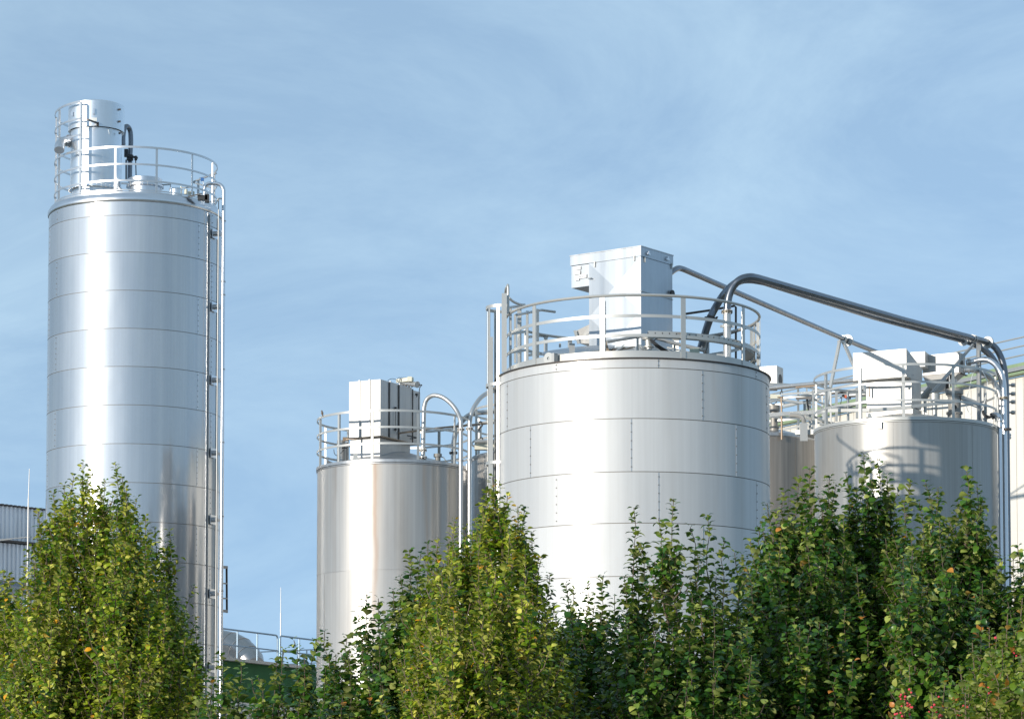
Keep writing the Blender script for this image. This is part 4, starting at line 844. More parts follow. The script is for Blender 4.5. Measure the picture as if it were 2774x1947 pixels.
# ================================================================== TANK BEHIND RIGHT + catwalk
D = 74.0; px0, aw = 2040.0, 188.0; r = aw*D/F; c0 = P(px0, 1400, D); c = Vector((c0.x, D, 0))
br = thing('storage_tank', 'dark brown weathered tank squeezed behind the big tank and the right one', 'tank', c)
z_rim = P(px0, 1178, D-r).z
shell(br, c, r, z_rim, [z_rim-2.6, z_rim-5.2], [[-15, 33, 95, 160, -80], [-60, 50, 130, -150]], [M_rear, M_rear, M_rear], seam_h=.02, rivets=False, lapw=.008)
MB().lathe(c, [(r+.004, z_rim-.03), (r+.03, z_rim), (r+.03, z_rim+.07), (r-.03, z_rim+.08), (r-.03, z_rim+.05), (.45, z_rim+.42), (0, z_rim+.44)], n=100).build('roof', M_roof, br)
zr = [P(2150, 860+y/3.171, D-r*.8).z for y in (590, 730, 870)]
railing(br, c, r+.05, zr, z_rim+.04, [az_front(2151, px0, 194), -.3, 1.4, 2.2, 2.9, -2.4, -1.4], [(-math.pi, math.pi)], M_galv, bar=.05, thick=.012, post_w=.065)
hb, ptx, dLx, dRx = sbox(br, 'filter_hood', (Z(5, 172, 430, 73.2).x, 73.2), R(25), 1.3, .45, Z(5, 172, 582, 73.2).z, Z(5, 172, 412, 73.2).z, M_white)
mb = MB(); mb.lathe(ptx(-.004, .25, Z(5, 200, 525, 73.3).z), [(.001, 0), (.13, 0), (.13, .01), (.001, .01)], n=28, axis=dLx); mb.build('round_opening', M_dark, hb)
def zs5(name, parent, x, segs, D_, mt):
    mb = MB()
    for (y0, y1, hw) in segs:
        p = Z(5, x, y0, D_); q = Z(5, x, y1, D_); mb.cyl(Vector((p.x, D_, q.z)), Vector((p.x, D_, p.z)), hw/3.171*D_/F, n=24)
    return mb.build(name, mt, parent)
zs5('pressure_valve', br, 148, [(755, 808, 52), (808, 940, 32), (938, 952, 46), (952, 1000, 40)], 73.0, M_valve)
mb = MB(); mb.bar(Z(5, 60, 840, 72.6), Z(5, 330, 822, 72.4), .06, .08); mb.build('cable_tray', M_galv, br)
mb = MB(); mb.tube([Z(5, 60, 688, 72.5), Z(5, 330, 682, 72.2), Z(5, 660, 655, 72.2), Z(5, 940, 620, 72.2)], .022, 8); mb.tube([Z(5, 212, 690, 72.3), Z(5, 215, 1048, 72.3)], .025, 8); mb.build('thin_pipe', M_rust, br)
mb = MB(); mb.box(Z(5, 160, 680, 72.4), (.12, 0, 0), (0, .05, 0), (0, 0, .05)); mb.build('terminal_box', M_cream, br)
mb = MB(); mb.tube(spline([Z(5, 120, 735, 72.6), Z(5, 140, 745, 72.6), Z(5, 170, 725, 72.6), Z(5, 215, 620, 72.6)], 4), .012, 5); mb.tube([Z(5, 215, 615, 72.6), Z(5, 235, 740, 72.6)], .01, 5); mb.box(Z(5, 140, 605, 72.6), (.10, 0, 0), (0, .05, 0), (0, 0, .06)); mb.build('cable', M_dark, br)
hp = thing('conveying_pipe', 'silver pipe running level from the small white hood to the broad white hood', 'pipe', Z(5, 500, 560, 70), 'silver conveying pipes')
pipe(hp, [Z(5, 40, 612, 71.5), Z(5, 320, 585, 70.8), Z(5, 860, 537, 69.2), Z(5, 1000, 525, 68.8)], .055, M_pipew, 'tube', 18)
MB().bar(Z(5, 340, 600, 70.6), Z(5, 520, 585, 70.2), .05, .03).build('hanger', M_rust, hp)
cw = thing('catwalk', 'small railed steel catwalk with white brackets bridging the brown tank and the right tank', 'catwalk', Z(5, 420, 1000, 69))
D5 = 69.0
mb = MB(); mb.bar(Z(5, 120, 835, 70.5), Z(5, 600, 805, 68.8), .06, .09); mb.bar(Z(5, 430, 1005, 69.3), Z(5, 640, 1003, 68.9), 1.0, .11); mb.bar(Z(5, 540, 915, 68.8), Z(5, 620, 908, 68.8), .1, .05); mb.build('deck', M_galv, cw)
for x, y0, y1, d_ in ((455, 700, 985, 69.6), (484, 625, 985, 69.2), (683, 618, 890, 68.4), (860, 600, 865, 68.0), (948, 570, 715, 67.9)):
    p = Z(5, x, y0, d_); q = Z(5, x, y1, d_); mb = MB(); mb.box(Vector((p.x, d_, (p.z+q.z)/2)), (.028, 0, 0), (0, .02, 0), (0, 0, (p.z-q.z)/2)); mb.build('post', M_galv, cw)
mb = MB()
for x0, y0, x1, y1 in ((210, 660, 500, 640), (225, 705, 400, 735), (230, 755, 540, 700), (225, 815, 400, 870), (400, 878, 540, 862), (228, 960, 540, 900), (480, 630, 690, 618), (230, 690, 700, 640)):
    mb.bar(Z(5, x0, y0, 70.0), Z(5, x1, y1, 69.2), .012, .05)
for x0, y0, x1, y1 in ((690, 635, 940, 605), (700, 690, 945, 655), (690, 770, 860, 745)): mb.bar(Z(5, x0, y0, 68.6), Z(5, x1, y1, 68.0), .03, .035)
mb.build('handrail', M_galv, cw)
mb = MB(); p = Z(5, 404, 905, 68.6); q = Z(5, 404, 1060, 68.6); mb.box(Vector((p.x, 68.6, (p.z+q.z)/2)), (.085, 0, 0), (0, .02, 0), (0, 0, (p.z-q.z)/2)); mb.box(Z(5, 475, 618+330, 68.8), (.0001+.02, 0, 0), (0, .02, 0), (0, 0, .02)); mb.build('white_plate', M_galv, cw)
mb = MB(); mb.tube(spline([Z(5, 290, 838, 68.9), Z(5, 350, 842, 68.8), Z(5, 395, 862, 68.7), Z(5, 405, 905, 68.7)], 5), .05, 8); mb.build('bracket_arm', M_valve, cw)
mb = MB(); mb.tube([Z(5, 800, 668, 68.2), Z(5, 950, 655, 68.0)], .055, 12); mb.build('duct_stub', M_galvd, cw)
mb = MB(); mb.tube([Z(5, 735, 665, 68.1), Z(5, 775, 690, 68.1), Z(5, 808, 690, 68.1)], .03, 6); mb.tube([Z(5, 735, 668, 68.1), Z(5, 722, 735, 68.1), Z(5, 712, 890, 68.1)], .009, 5)
mb.bar(Z(5, 340, 695, 69.4), Z(5, 475, 690, 69.2), .05, .05); mb.bar(Z(5, 430, 690, 69.4), Z(5, 445, 800, 69.4), .04, .04); mb.bar(Z(5, 590, 660, 68.8), Z(5, 960, 610, 68.2), .03, .04); mb.build('dark_hose', M_dark, cw)
mb = MB(); mb.box(Z(5, 767, 678, 68.0), (.03, 0, 0), (0, .02, 0), (0, 0, .035)); mb.build('tape', M_orange, cw)

# ================================================================== BUILDINGS
def wallsheet(parent, name, p0, dirv, length, z0, z1, mt, joint=None, pitch=.35, depth=.012):
    """a standing sheet with small vertical joints"""
    mb = MB(); n = Vector((dirv.y, -dirv.x, 0)); 
    if n.y > 0: n = -n
    a = Vector((p0.x, p0.y, 0)); b = a+dirv*length
    mb.box((a+b)/2-n*.1+Vector((0, 0, (z0+z1)/2)), dirv*length/2, n*.1, Vector((0, 0, (z1-z0)/2)))
    o = mb.build(name, mt, parent, smooth=False)
    if joint:
        j = MB(); k = pitch
        while k < length: j.box(a+dirv*k+n*.002+Vector((0, 0, (z0+z1)/2)), dirv*.008, n*.003, Vector((0, 0, (z1-z0)/2-.01))); k += pitch
        j.build('panel_joint', joint, o, smooth=False)
    return o, n
# cream hall on the right
th = R(59); dv = Vector((-math.cos(th), math.sin(th), 0)); pn = P(2774, 1200, 78.0); eave = P(2774, 1013, 78.0).z
st_ = Vector((pn.x, 78.0, 0))-dv*9; hall = thing('warehouse', 'cream-clad hall with light green eaves and a three-rail roof railing', 'building', st_)
LH = 34.0
wl, nn = wallsheet(hall, 'wall', st_, dv, LH, 0, eave-.05, M_clad, M_claddk, .30)
bk = Vector((-nn.x, -nn.y, 0))
mb = MB(); mid_ = st_+dv*LH/2+bk*6.2; mb.box(mid_+Vector((0, 0, (eave-.1)/2)), dv*LH/2, bk*6.0, Vector((0, 0, (eave-.1)/2))); mb.build('rear_block', M_clad, hall, smooth=False)
mb = MB(); a = st_+nn*.12+Vector((0, 0, eave)); mb.bar(a, a+dv*LH, .26, .06); mb.build('green_fascia', M_lgreen, hall)
mb = MB(); a = st_+nn*.10+Vector((0, 0, eave+.11)); mb.bar(a, a+dv*LH, .30, .10); mb.build('gutter', M_galvd, hall)
mb = MB(); a = st_-nn*.25+Vector((0, 0, eave+.26)); mb.bar(a, a+dv*LH, .5, .10); mb.build('green_verge', M_lgreen, hall)
rh = MB()
for h_ in (.58, .82, 1.05): a = st_-nn*.3+Vector((0, 0, eave+h_)); rh.tube([a, a+dv*LH], .022, 8)
rhl = rh.build('roof_railing', M_galv, hall)
for k in range(12):
    a = st_-nn*.3+dv*(1.4+k*2.9)+Vector((0, 0, eave+.2))
    if k not in (3,4,5): MB().bar(a, a+Vector((0, 0, .86)), .04, .04).build('post', M_galv, rhl)
# corrugated hall on the left
def corr(parent, name, p0, dirv, length, z0, z1, pitch, amp, mt):
    n = Vector((dirv.y, -dirv.x, 0)); n = -n if n.y > 0 else n; mb = MB(); k = 0; vs = []; N_ = int(length/pitch); prof = [(0, 0), (.38, 0), (.5, 1), (.88, 1)]
    for i in range(N_):
        for u, v in prof:
            a = Vector((p0.x, p0.y, 0))+dirv*((i+u)*pitch)+n*(amp*v); vs += [a+Vector((0, 0, z0)), a+Vector((0, 0, z1))]
    fs = [(2*i, 2*i+2, 2*i+3, 2*i+1) for i in range(len(vs)//2-1)]; mb.add(vs, fs)
    a = Vector((p0.x, p0.y, 0))-n*.05; b = a+dirv*length; mb.box((a+b)/2-n*.05+Vector((0, 0, (z0+z1)/2)), dirv*length/2, n*.04, Vector((0, 0, (z1-z0)/2-.01)))
    return mb.build(name, mt, parent, smooth=False), n
th = R(49); dv = Vector((math.cos(th), math.sin(th), 0)); pn = P(0, 1400, 98.0); LC = 12.0; st_ = Vector((pn.x, 98.0, 0))-dv*6
ch = thing('factory_hall', 'grey corrugated metal hall with a dark ledge at the left edge', 'building', st_)
zA = P(0, 1368, 98).z; zB = P(0, 1463, 98).z; zC = P(0, 1473, 98).z; zD = P(0, 1575, 98).z
up_, n_w = corr(ch, 'upper_cladding', st_, dv, LC, zB-.3, zA, .175, .05, M_corr)
corr(ch, 'lower_cladding', st_+n_w*.35, dv, LC, zD, zC, .175, .05, M_corr)
mb = MB(); a = st_+n_w*.25+Vector((0, 0, (zB+zC)/2)); mb.bar(a, a+dv*LC, .55, .07); mb.build('ledge', M_darkm, ch)
mb = MB()
for k in range(int(LC/.175)): mb.box(st_+dv*(k*.175+.08)+n_w*.04+Vector((0, 0, zA+.015)), dv*.05, n_w*.07, Vector((0, 0, .03)))
mb.build('roof_edge', M_darkm, ch, smooth=False)
mb = MB(); a = st_+n_w*1.6+dv*LC/2; mb.add([a+dv*-LC/2+Vector((0, 0, zD-.55)), a+dv*LC/2+Vector((0, 0, zD-.55)), st_+dv*LC+n_w*.4+Vector((0, 0, zD-.02)), st_+n_w*.4+Vector((0, 0, zD-.02))], [(0, 1, 2, 3)])
mb.build('lower_roof', M_roofg, ch, smooth=False)
mb = MB(); a = st_+n_w*1.6; b = a+dv*LC; mb.box((a+b)/2+Vector((0, 0, (zD-.6)/2)), dv*LC/2, n_w*.1, Vector((0, 0, (zD-.6)/2))); mb.box((a+b)/2-n_w*5+Vector((0, 0, (zA-.2)/2)), dv*LC/2, n_w*3.2, Vector((0, 0, (zA-.2)/2))); mb.build('lower_wall', M_wallw, ch, smooth=False)
mb = MB(); mb.tube([Z(18, -150, 985, 96.5), Z(18, 0, 990, 96.5), Z(18, 385, 955, 96.5)], .02, 6); mb.tube([Z(18, -100, 1010, 96.5), Z(18, 135, 985, 96.5)], .016, 6); mb.build('stay_wire', M_galvd, ch)
lr = thing('lightning_rod', 'thin tapering white rod in front of the corrugated hall at the left edge', 'lightning rod', Vector((Z(18, 340, 900, 96.4).x, 96.4, 0)), 'thin lightning rods')
b_ = Z(18, 345, 490, 96.4); t_ = Z(18, 357, 130, 96.4); MB().tube([Vector((Z(18, 328, 1400, 96.4).x, 96.4, 6)), b_], .022, 8).build('mast', M_white, lr); MB().tube([b_, t_], [.016, .010], 8).build('tip', M_white, lr)
lr2 = thing('lightning_rod', 'hair-thin white rod standing alone above the green building', 'lightning rod', Vector((Z(17, 761, 800, 96).x, 96, 0)), 'thin lightning rods')
b_ = Z(17, 761, 620, 96); t_ = Z(17, 762, 380, 96); MB().tube([Vector((b_.x, 96, 6.3)), b_], .018, 8).build('mast', M_white, lr2); MB().tube([b_, t_], [.012, .008], 8).build('tip', M_white, lr2)
# green building
th = R(62); dv = Vector((math.cos(th), math.sin(th), 0)); pn = P(600, 1785, 92.0); st_ = Vector((pn.x, 92, 0))-dv*10
gb = thing('green_building', 'low dark green and white building with a blue-grey roof railing', 'building', st_)
zg = P(600, 1785, 92).z
w1, ng = wallsheet(gb, 'green_wall', st_, dv, 34, zg-1.25, zg-.03, M_green)
wallsheet(gb, 'white_wall', st_-ng*.02, dv, 34, 0, zg-1.25, M_wallw)
mb = MB(); a = st_+ng*.06+Vector((0, 0, zg+.02)); mb.bar(a-ng*.05, a-ng*.05+dv*34, .35, .09); mb.build('parapet_cap', M_concrete, gb)
mb = MB(); mb.box(st_+dv*17-ng*5.3+Vector((0, 0, (zg-.1)/2)), dv*17, ng*5.0, Vector((0, 0, (zg-.1)/2))); mb.build('rear_block', M_wallw, gb, smooth=False)
def gpt(x, zz_, back=.25):  # point over the parapet that is seen at photo column x
    d = (x-CX)/F; s = st_-ng*back; t = (d*s.y-s.x)/(dv.x-d*dv.y); q = s+dv*t; return Vector((q.x, q.y, zz_))
gr = MB(); ht = .98; hm = .50
a, b = gpt(604-60, 0), gpt(750, 0)
gr.tube(fillet([Vector((a.x, a.y, zg+ht)), Vector((b.x, b.y, zg+ht)), Vector((b.x, b.y, zg+.0))], .12), .028, 8); gr.tube([Vector((a.x, a.y, zg+hm)), Vector((b.x, b.y, zg+hm))], .022, 8)
g1 = gr.build('roof_railing', M_blue, gb)
for x in (641, 695): p = gpt(x, 0); MB().tube([Vector((p.x, p.y, zg)), Vector((p.x, p.y, zg+ht))], .026, 8).build('post', M_blue, g1)
gr = MB(); a, b = gpt(757, 0), gpt(1000, 0)
gr.tube(fillet([Vector((a.x, a.y, zg)), Vector((a.x, a.y, zg+ht)), Vector((b.x, b.y, zg+ht))], .12), .028, 8); gr.tube([Vector((a.x, a.y, zg+hm)), Vector((b.x, b.y, zg+hm))], .022, 8)
g2 = gr.build('roof_railing', M_blue, gb)
for x in (809, 872): p = gpt(x, 0); MB().tube([Vector((p.x, p.y, zg)), Vector((p.x, p.y, zg+ht))], .026, 8).build('post', M_blue, g2)
gr = MB(); gr.tube(fillet([Z(17, 550, 1085, 104), Z(17, 555, 985, 104), Z(17, 740, 975, 107), Z(17, 1090, 960, 112)], .1), .022, 8); gr.tube(fillet([Z(17, 490, 980, 103), Z(17, 520, 982, 103), Z(17, 524, 1085, 103)], .1), .022, 8); gr.tube([Z(17, 770, 970, 108), Z(17, 1090, 1085, 112)], .001, 4)
gr.tube([Z(17, 780, 985, 107), Z(17, 780, 1110, 107)], .024, 8); gr.tube([Z(17, 1005, 970, 110), Z(17, 1005, 1150, 110)], .024, 8); gr.tube([Z(17, 800, 1100, 107), Z(17, 1090, 1085, 112)], .02, 8)
gr.build('rear_railing', M_galvd, gb)
mb = MB(); mb.tube(spline([Z(17, 548, 1080, 95.5), Z(17, 575, 1085, 95.3), Z(17, 586, 1130, 95.2), Z(17, 584, 1250, 95.2), Z(17, 576, 1420, 95.2)], 6), .03, 8); mb.build('conduit', M_blue, gb)
du = thing('ventilation_duct', 'fat bent steel duct on the green building roof, beside the foot of the tall silo', 'duct', Z(17, 300, 1080, 95))
Dd = 97.0
path = spline([Z(17, 60, 900, Dd), Z(17, 200, 908, Dd), Z(17, 300, 930, Dd-.3), Z(17, 385, 975, Dd-.6), Z(17, 450, 1040, Dd-.9), Z(17, 510, 1120, Dd-1.2)], 2)
db = MB().tube(path, [.45]*(len(path)-1)+[.36], 36).build('duct_body', mat('duct_steel', (.42, .40, .38), .25, 1.0, rough_var=.08, dirt=.3, wave=.01), du, sharp=12)
for i in range(2, len(path)-1, 2):
    t = (path[i+1]-path[i-1]).normalized(); MB().cyl(path[i]-t*.012, path[i]+t*.012, .462, n=36).build('lap_joint', M_bolt, db)
# little bird on the stained tank's top rail
bp_ = Z(3, 203, 556, 68.2)
bird = MB(); ax_ = Vector((-.18, 0, 1)).normalized(); sp_ = [(.001, -.075), (.010, -.07), (.014, -.04), (.026, -.01), (.028, .015), (.020, .035), (.017, .045), (.018, .058), (.010, .072), (.001, .076)]
bird.lathe(bp_+Vector((0, 0, .05)), sp_, n=14, axis=ax_); hd_ = bp_+Vector((0, 0, .05))+ax_*.058; bird.cyl(hd_+Vector((-.012, -.004, 0)), hd_+Vector((-.03, -.008, -.003)), .004, .001, n=6)
bo = bird.build('bird', mat('bird_feathers', (.16, .12, .09), .8), None); bo['label'] = 'small dark bird perched on the top rail above the stained tank'; bo['category'] = 'bird'
# ================================================================== TREES
def leaf_mat(name, cols, yellow, ylev, trans=.35, rough=.38):
    m = bpy.data.materials.new(name); m.use_nodes = True; t = m.node_tree; L = t.links.new; bs = t.nodes['Principled BSDF']; o = t.nodes['Material Output']
    a = t.nodes.new('ShaderNodeAttribute'); a.attribute_name = 'tone'
    r = t.nodes.new('ShaderNodeValToRGB'); r.color_ramp.interpolation = 'LINEAR'
    while len(r.color_ramp.elements) < len(cols)+2: r.color_ramp.elements.new(.5)
    n = len(cols)
    for i, c_ in enumerate(cols): r.color_ramp.elements[i].position = i/(n-1)*(1-ylev-.01); r.color_ramp.elements[i].color = (*c_, 1)
    r.color_ramp.elements[n].position = 1-ylev; r.color_ramp.elements[n].color = (*yellow, 1); r.color_ramp.elements[n+1].position = 1; r.color_ramp.elements[n+1].color = (yellow[0]*1.1, yellow[1]*.75, yellow[2], 1)
    L(a.outputs['Fac'], r.inputs[0])
    # paler underside
    g_ = t.nodes.new('ShaderNodeNewGeometry'); mixb = t.nodes.new('ShaderNodeMixRGB'); mixb.inputs[2].default_value = (cols[-1][0]*.9, cols[-1][1]*.9, cols[-1][2]*1.3+.01, 1)
    mb_ = t.nodes.new('ShaderNodeMath'); mb_.operation = 'MULTIPLY'; mb_.inputs[1].default_value = .55; L(g_.outputs['Backfacing'], mb_.inputs[0]); L(mb_.outputs[0], mixb.inputs[0]); L(r.outputs[0], mixb.inputs[1])
    L(mixb.outputs[0], bs.inputs['Base Color']); bs.inputs['Roughness'].default_value = rough; bs.inputs['Specular IOR Level'].default_value = .35
    tr = t.nodes.new('ShaderNodeBsdfTranslucent'); hs = t.nodes.new('ShaderNodeMixRGB'); hs.blend_type = 'MULTIPLY'; hs.inputs[0].default_value = 1; hs.inputs[2].default_value = (1.9, 1.95, .5, 1)
    L(r.outputs[0], hs.inputs[1]); L(hs.outputs[0], tr.inputs[0])
    mx_ = t.nodes.new('ShaderNodeMixShader'); mx_.inputs[0].default_value = trans; L(bs.outputs[0], mx_.inputs[1]); L(tr.outputs[0], mx_.inputs[2]); L(mx_.outputs[0], o.inputs[0])
    return m
LM_y = leaf_mat('yellow_green_leaves', [(.022, .075, .006), (.09, .19, .008), (.33, .40, .025), (.72, .68, .14)], (.70, .48, .02), .06, trans=.22)
LM_d = leaf_mat('dark_green_leaves', [(.014, .055, .010), (.038, .12, .014), (.12, .23, .028), (.52, .54, .14)], (.55, .30, .05), .012, trans=.26, rough=.32)
LM_b = leaf_mat('spindle_leaves', [(.06, .13, .015), (.13, .22, .025), (.26, .33, .05), (.38, .38, .11)], (.55, .30, .06), .03, trans=.36)
M_bark = mat('young_bark', (.16, .12, .085), .85, 0.0, dirt=.3)
M_barkd = mat('dark_bark', (.11, .085, .065), .85, 0.0, dirt=.3)
M_berry = mat('pink_red_berries', (.70, .07, .10), .35, 0.0)

LT = np.array([(0, 0, 0), (-.33, .20, .10), (0, .22, .03), (.33, .20, .10), (-.46, .48, .10), (0, .50, .02), (.46, .48, .10), (-.31, .77, -.01), (0, .78, -.09), (.31, .77, -.01), (0, 1.0, -.24)])
NV = 11
LF = [(0, 2, 1), (0, 3, 2), (1, 2, 5, 4), (2, 3, 6, 5), (4, 5, 8, 7), (5, 6, 9, 8), (7, 8, 10), (8, 9, 10)]
def leaves_mesh(name, pos, dirs, ups, size, wid, tone, mt, parent):
    pos = np.asarray(pos); n = len(pos); d = np.asarray(dirs); d /= np.linalg.norm(d, axis=1)[:, None]; u = np.asarray(ups)
    x = np.cross(d, u); x /= np.linalg.norm(x, axis=1)[:, None]+1e-9; u = np.cross(x, d); s = np.asarray(size)[:, None, None]; w_ = np.asarray(wid)[:, None, None]
    V = pos[:, None, :]+s*(LT[None, :, 0:1]*x[:, None, :]*w_*2+LT[None, :, 1:2]*d[:, None, :]+LT[None, :, 2:3]*u[:, None, :])
    V = V.reshape(-1, 3); o0 = origin_of(parent); V = V-np.array([o0.x, o0.y, o0.z])
    flat = [i for f in LF for i in f]; cnt = np.array([len(f) for f in LF]); fl = np.array(flat)
    loops = (fl[None, :]+NV*np.arange(n)[:, None]).ravel(); tot = np.tile(cnt, n); st = np.concatenate([[0], np.cumsum(tot)[:-1]])
    me = bpy.data.meshes.new(name); me.vertices.add(len(V)); me.vertices.foreach_set('co', V.ravel().astype(np.float32))
    me.loops.add(len(loops)); me.loops.foreach_set('vertex_index', loops.astype(np.int32)); me.polygons.add(len(tot)); me.polygons.foreach_set('loop_start', st.astype(np.int32))
    try: me.polygons.foreach_set('loop_total', tot.astype(np.int32))
    except Exception: pass
    me.polygons.foreach_set('use_smooth', np.ones(len(tot), bool))
    at = me.attributes.new('tone', 'FLOAT', 'POINT'); at.data.foreach_set('value', np.repeat(np.asarray(tone), NV).astype(np.float32))
    me.materials.append(mt); me.update(); me.validate()
    o = bpy.data.objects.new(name, me); col.objects.link(o); o.parent = parent; return o

def tree(name, label, cat, base_px, D, tops, floor_top, mt, bark, seed, kind, nfill=20, spread=.9, leaf=.075, xr=None, lat_max=.42, group='young trees along the fence line', edge=None, lowz=.9, gapy=.0, curl=1.0, fill_hi=.35):
    """tops: photo points of the leading shoots. Fill stems stay below the line through those points."""
    rnd = random.Random(seed); nr = np.random.RandomState(seed)
    base = P(base_px, 1900, D); base = Vector((base.x, D, 0)); root = thing(name, label, cat, base, group)
    pos, dr, up, sz, wd, tn = [], [], [], [], [], []; tw = MB()
    tw.tube([base+Vector((0, 0, -.05)), base+Vector((.01, 0, .5)), base+Vector((.0, .02, lowz+.3))], [.05, .04, .032], 8)
    stems = []
    ph_ = [rnd.uniform(0, 6.28) for _ in range(6)]
    def clump(p):
        return math.sin(p.x*5.1+ph_[0])*math.sin(p.z*4.3+ph_[1])+math.sin(p.y*5.7+ph_[2]+p.z*2.1)*.6+math.sin(p.x*11.3+ph_[3])*math.sin(p.z*9.7+ph_[4])*.5
    for (x, y) in tops: stems.append((x, y, D+rnd.uniform(-.25, .25)*spread, 1))
    tp = sorted(floor_top)
    def env(x):
        if x <= tp[0][0]: return tp[0][1]
        for (a, b), (c_, d_) in zip(tp, tp[1:]):
            if a <= x <= c_: return b+(d_-b)*(x-a)/(c_-a)
        return tp[-1][1]
    x0, x1 = tp[0][0], tp[-1][0]
    for i in range(nfill):
        x = x0+(x1-x0)*((i+rnd.random())/nfill); e = env(x); y = e+20+(rnd.random()**1.5)*(1950-e)*fill_hi+rnd.random()*30
        stems.append((x, y, D+rnd.uniform(-1, 1)*spread, 0))
        if rnd.random() < {'dark': .8, 'col': .35, 'bush': .3}[kind]: stems.append((x+rnd.uniform(-50, 50), max(y, e)+rnd.uniform(60, 420), D+rnd.uniform(-1.5, 0)*spread, 0))
    mleaf = leaf
    for (x, y, d_, lead) in stems:
        top = P(x, y, d_)
        # lower the start of every limb on the trunk; fastigiate stems leave it steeply
        h0 = max(.35, min(lowz, top.z-1.1))+rnd.uniform(-.2, .25)
        p0 = Vector((base.x, base.y, h0)); off = Vector((top.x-base.x, top.y-base.y, 0))
        out_ = .78 if kind != 'bush' else .6
        k1, k2 = (.40, .78) if kind == 'dark' else (.54, .93)
        p1 = p0+off*k1+Vector((0, 0, (top.z-h0)*.30)); p2 = p0+off*k2+Vector((0, 0, (top.z-h0)*.66))
        q = spline([p0, p1, p2, top], 9)
        sw = rnd.uniform(.01, .05); sp0 = rnd.random()*6.28; wob = [Vector((rnd.uniform(-1, 1)*.012+math.sin(sp0+i_*.33)*sw, rnd.uniform(-1, 1)*.012+math.cos(sp0*1.7+i_*.29)*sw, 0)) for i_ in range(len(q))]; wob = [w0-wob[-1] if i_ else Vector() for i_, w0 in enumerate(wob)]; q = [a+b for a, b in zip(q, wob)]; q[-1] = top
        L_ = sum((q[i+1]-q[i]).length for i in range(len(q)-1)); n_ = len(q)
        rad0 = .017 if lead else .012
        tw.tube(q, [max(.0022, rad0*(1-i/(n_-1))**.8) for i in range(n_)], 5, caps=False)
        # walk down from the tip
        cum = [0]
        for i in range(n_-1, 0, -1): cum.append(cum[-1]+(q[i]-q[i-1]).length)
        def at_s(s):
            for i in range(n_-1):
                if cum[i+1] >= s or i == n_-2:
                    a = q[n_-1-i]; b = q[n_-2-i]; t = (s-cum[i])/max(1e-6, cum[i+1]-cum[i]); return a.lerp(b, min(1, t)), (a-b).normalized()
        s = .0; ph = rnd.random()*6.28; nudge = mleaf*.34
        def put(p, ax, s_from_tip, ph, vis, scale=1.0):
            az = ph+rnd.uniform(-.5, .5); e1 = ax.orthogonal().normalized(); e2 = ax.cross(e1)
            o_ = e1*math.cos(az)+e2*math.sin(az)
            el = rnd.gauss(.55, .22) if kind == 'col' else rnd.gauss(.35, .35)
            d = (o_*math.cos(el)+ax*math.sin(el)+Vector((0, 0, -.10)))
            u_ = ax*math.cos(el)-o_*math.sin(el); u_ = u_+Vector((rnd.gauss(0, .34), rnd.gauss(0, .34), rnd.gauss(0, .15)))*curl
            k = scale*(1.0 if s_from_tip > .15 else .62+2.5*s_from_tip)*rnd.uniform(.72, 1.18)
            pos.append(p+d.normalized()*.008); dr.append(d); up.append(u_); sz.append(mleaf*k); wd.append(rnd.uniform(.40, .54) if kind != 'col' else rnd.uniform(.36, .46))
            tone_ = min(.985, max(0, rnd.gauss(.38, .30)))
            if rnd.random() < {'col': .012, 'dark': .005, 'bush': .02}[kind]: tone_ = rnd.uniform(.995, 1.0)
            elif tone_ > .93: tone_ = .9
            tn.append(tone_)
        while s < min(L_, 3.2):
            p, ax = at_s(s); vis = p.z > 2.3
            for k in range(2 if kind != 'col' else 2): put(p, ax, s, ph+k*math.pi, vis)
            ph += 2.4 if kind == 'col' else 1.9
            # side twigs
            if s > (.10 if kind != 'dark' else .20)+rnd.random()*.14 and rnd.random() < ((.80 if clump(p) > -.30 else .12) if vis else .25):
                ln = min(lat_max, .05+.26*s**1.1)*(rnd.uniform(.35, 1.0)+(.7 if rnd.random() < .12 else 0)); az = rnd.random()*6.28; e1 = ax.orthogonal().normalized(); e2 = ax.cross(e1)
                o_ = e1*math.cos(az)+e2*math.sin(az); fl_ = 1.0 if kind == 'col' else rnd.uniform(.8, 1.9) if kind == 'dark' else 1.4
                m_ = p+(o_*fl_+Vector((0, 0, .75))).normalized()*ln*.5; e_ = m_+(o_*.4*fl_+Vector((0, 0, 1.0))).normalized()*ln*.5
                if kind == 'bush': e_ = m_+(o_*1.0+Vector((0, 0, .15))).normalized()*ln*.6
                if vis: tw.tube([p, m_, e_], [.0038, .0028, .0016], 3, caps=False)
                t_ = .12; pp = rnd.random()*6.28
                stepl = nudge*.95/max(ln, .05)*(1 if vis else 2.2)
                while t_ <= 1.0:
                    qq = p.lerp(m_, t_*2) if t_ < .5 else m_.lerp(e_, t_*2-1); ax2 = (m_-p if t_ < .5 else e_-m_).normalized()
                    put(qq, ax2, 1.0-t_ if ln > .2 else .1, pp, vis, .92); pp += 2.6; t_ += stepl
                put(e_, (e_-m_).normalized(), .2, pp, vis, .85)
            s += nudge*(1.0 if vis else 2.5)*rnd.uniform(.8, 1.2)
    tw.build('trunk', bark, root)
    leaves_mesh('crown', [tuple(p) for p in pos], [tuple(p) for p in dr], [tuple(p) for p in up], sz, wd, tn, mt, root)
    print(name, len(pos), len(tw.v)); return root, pos

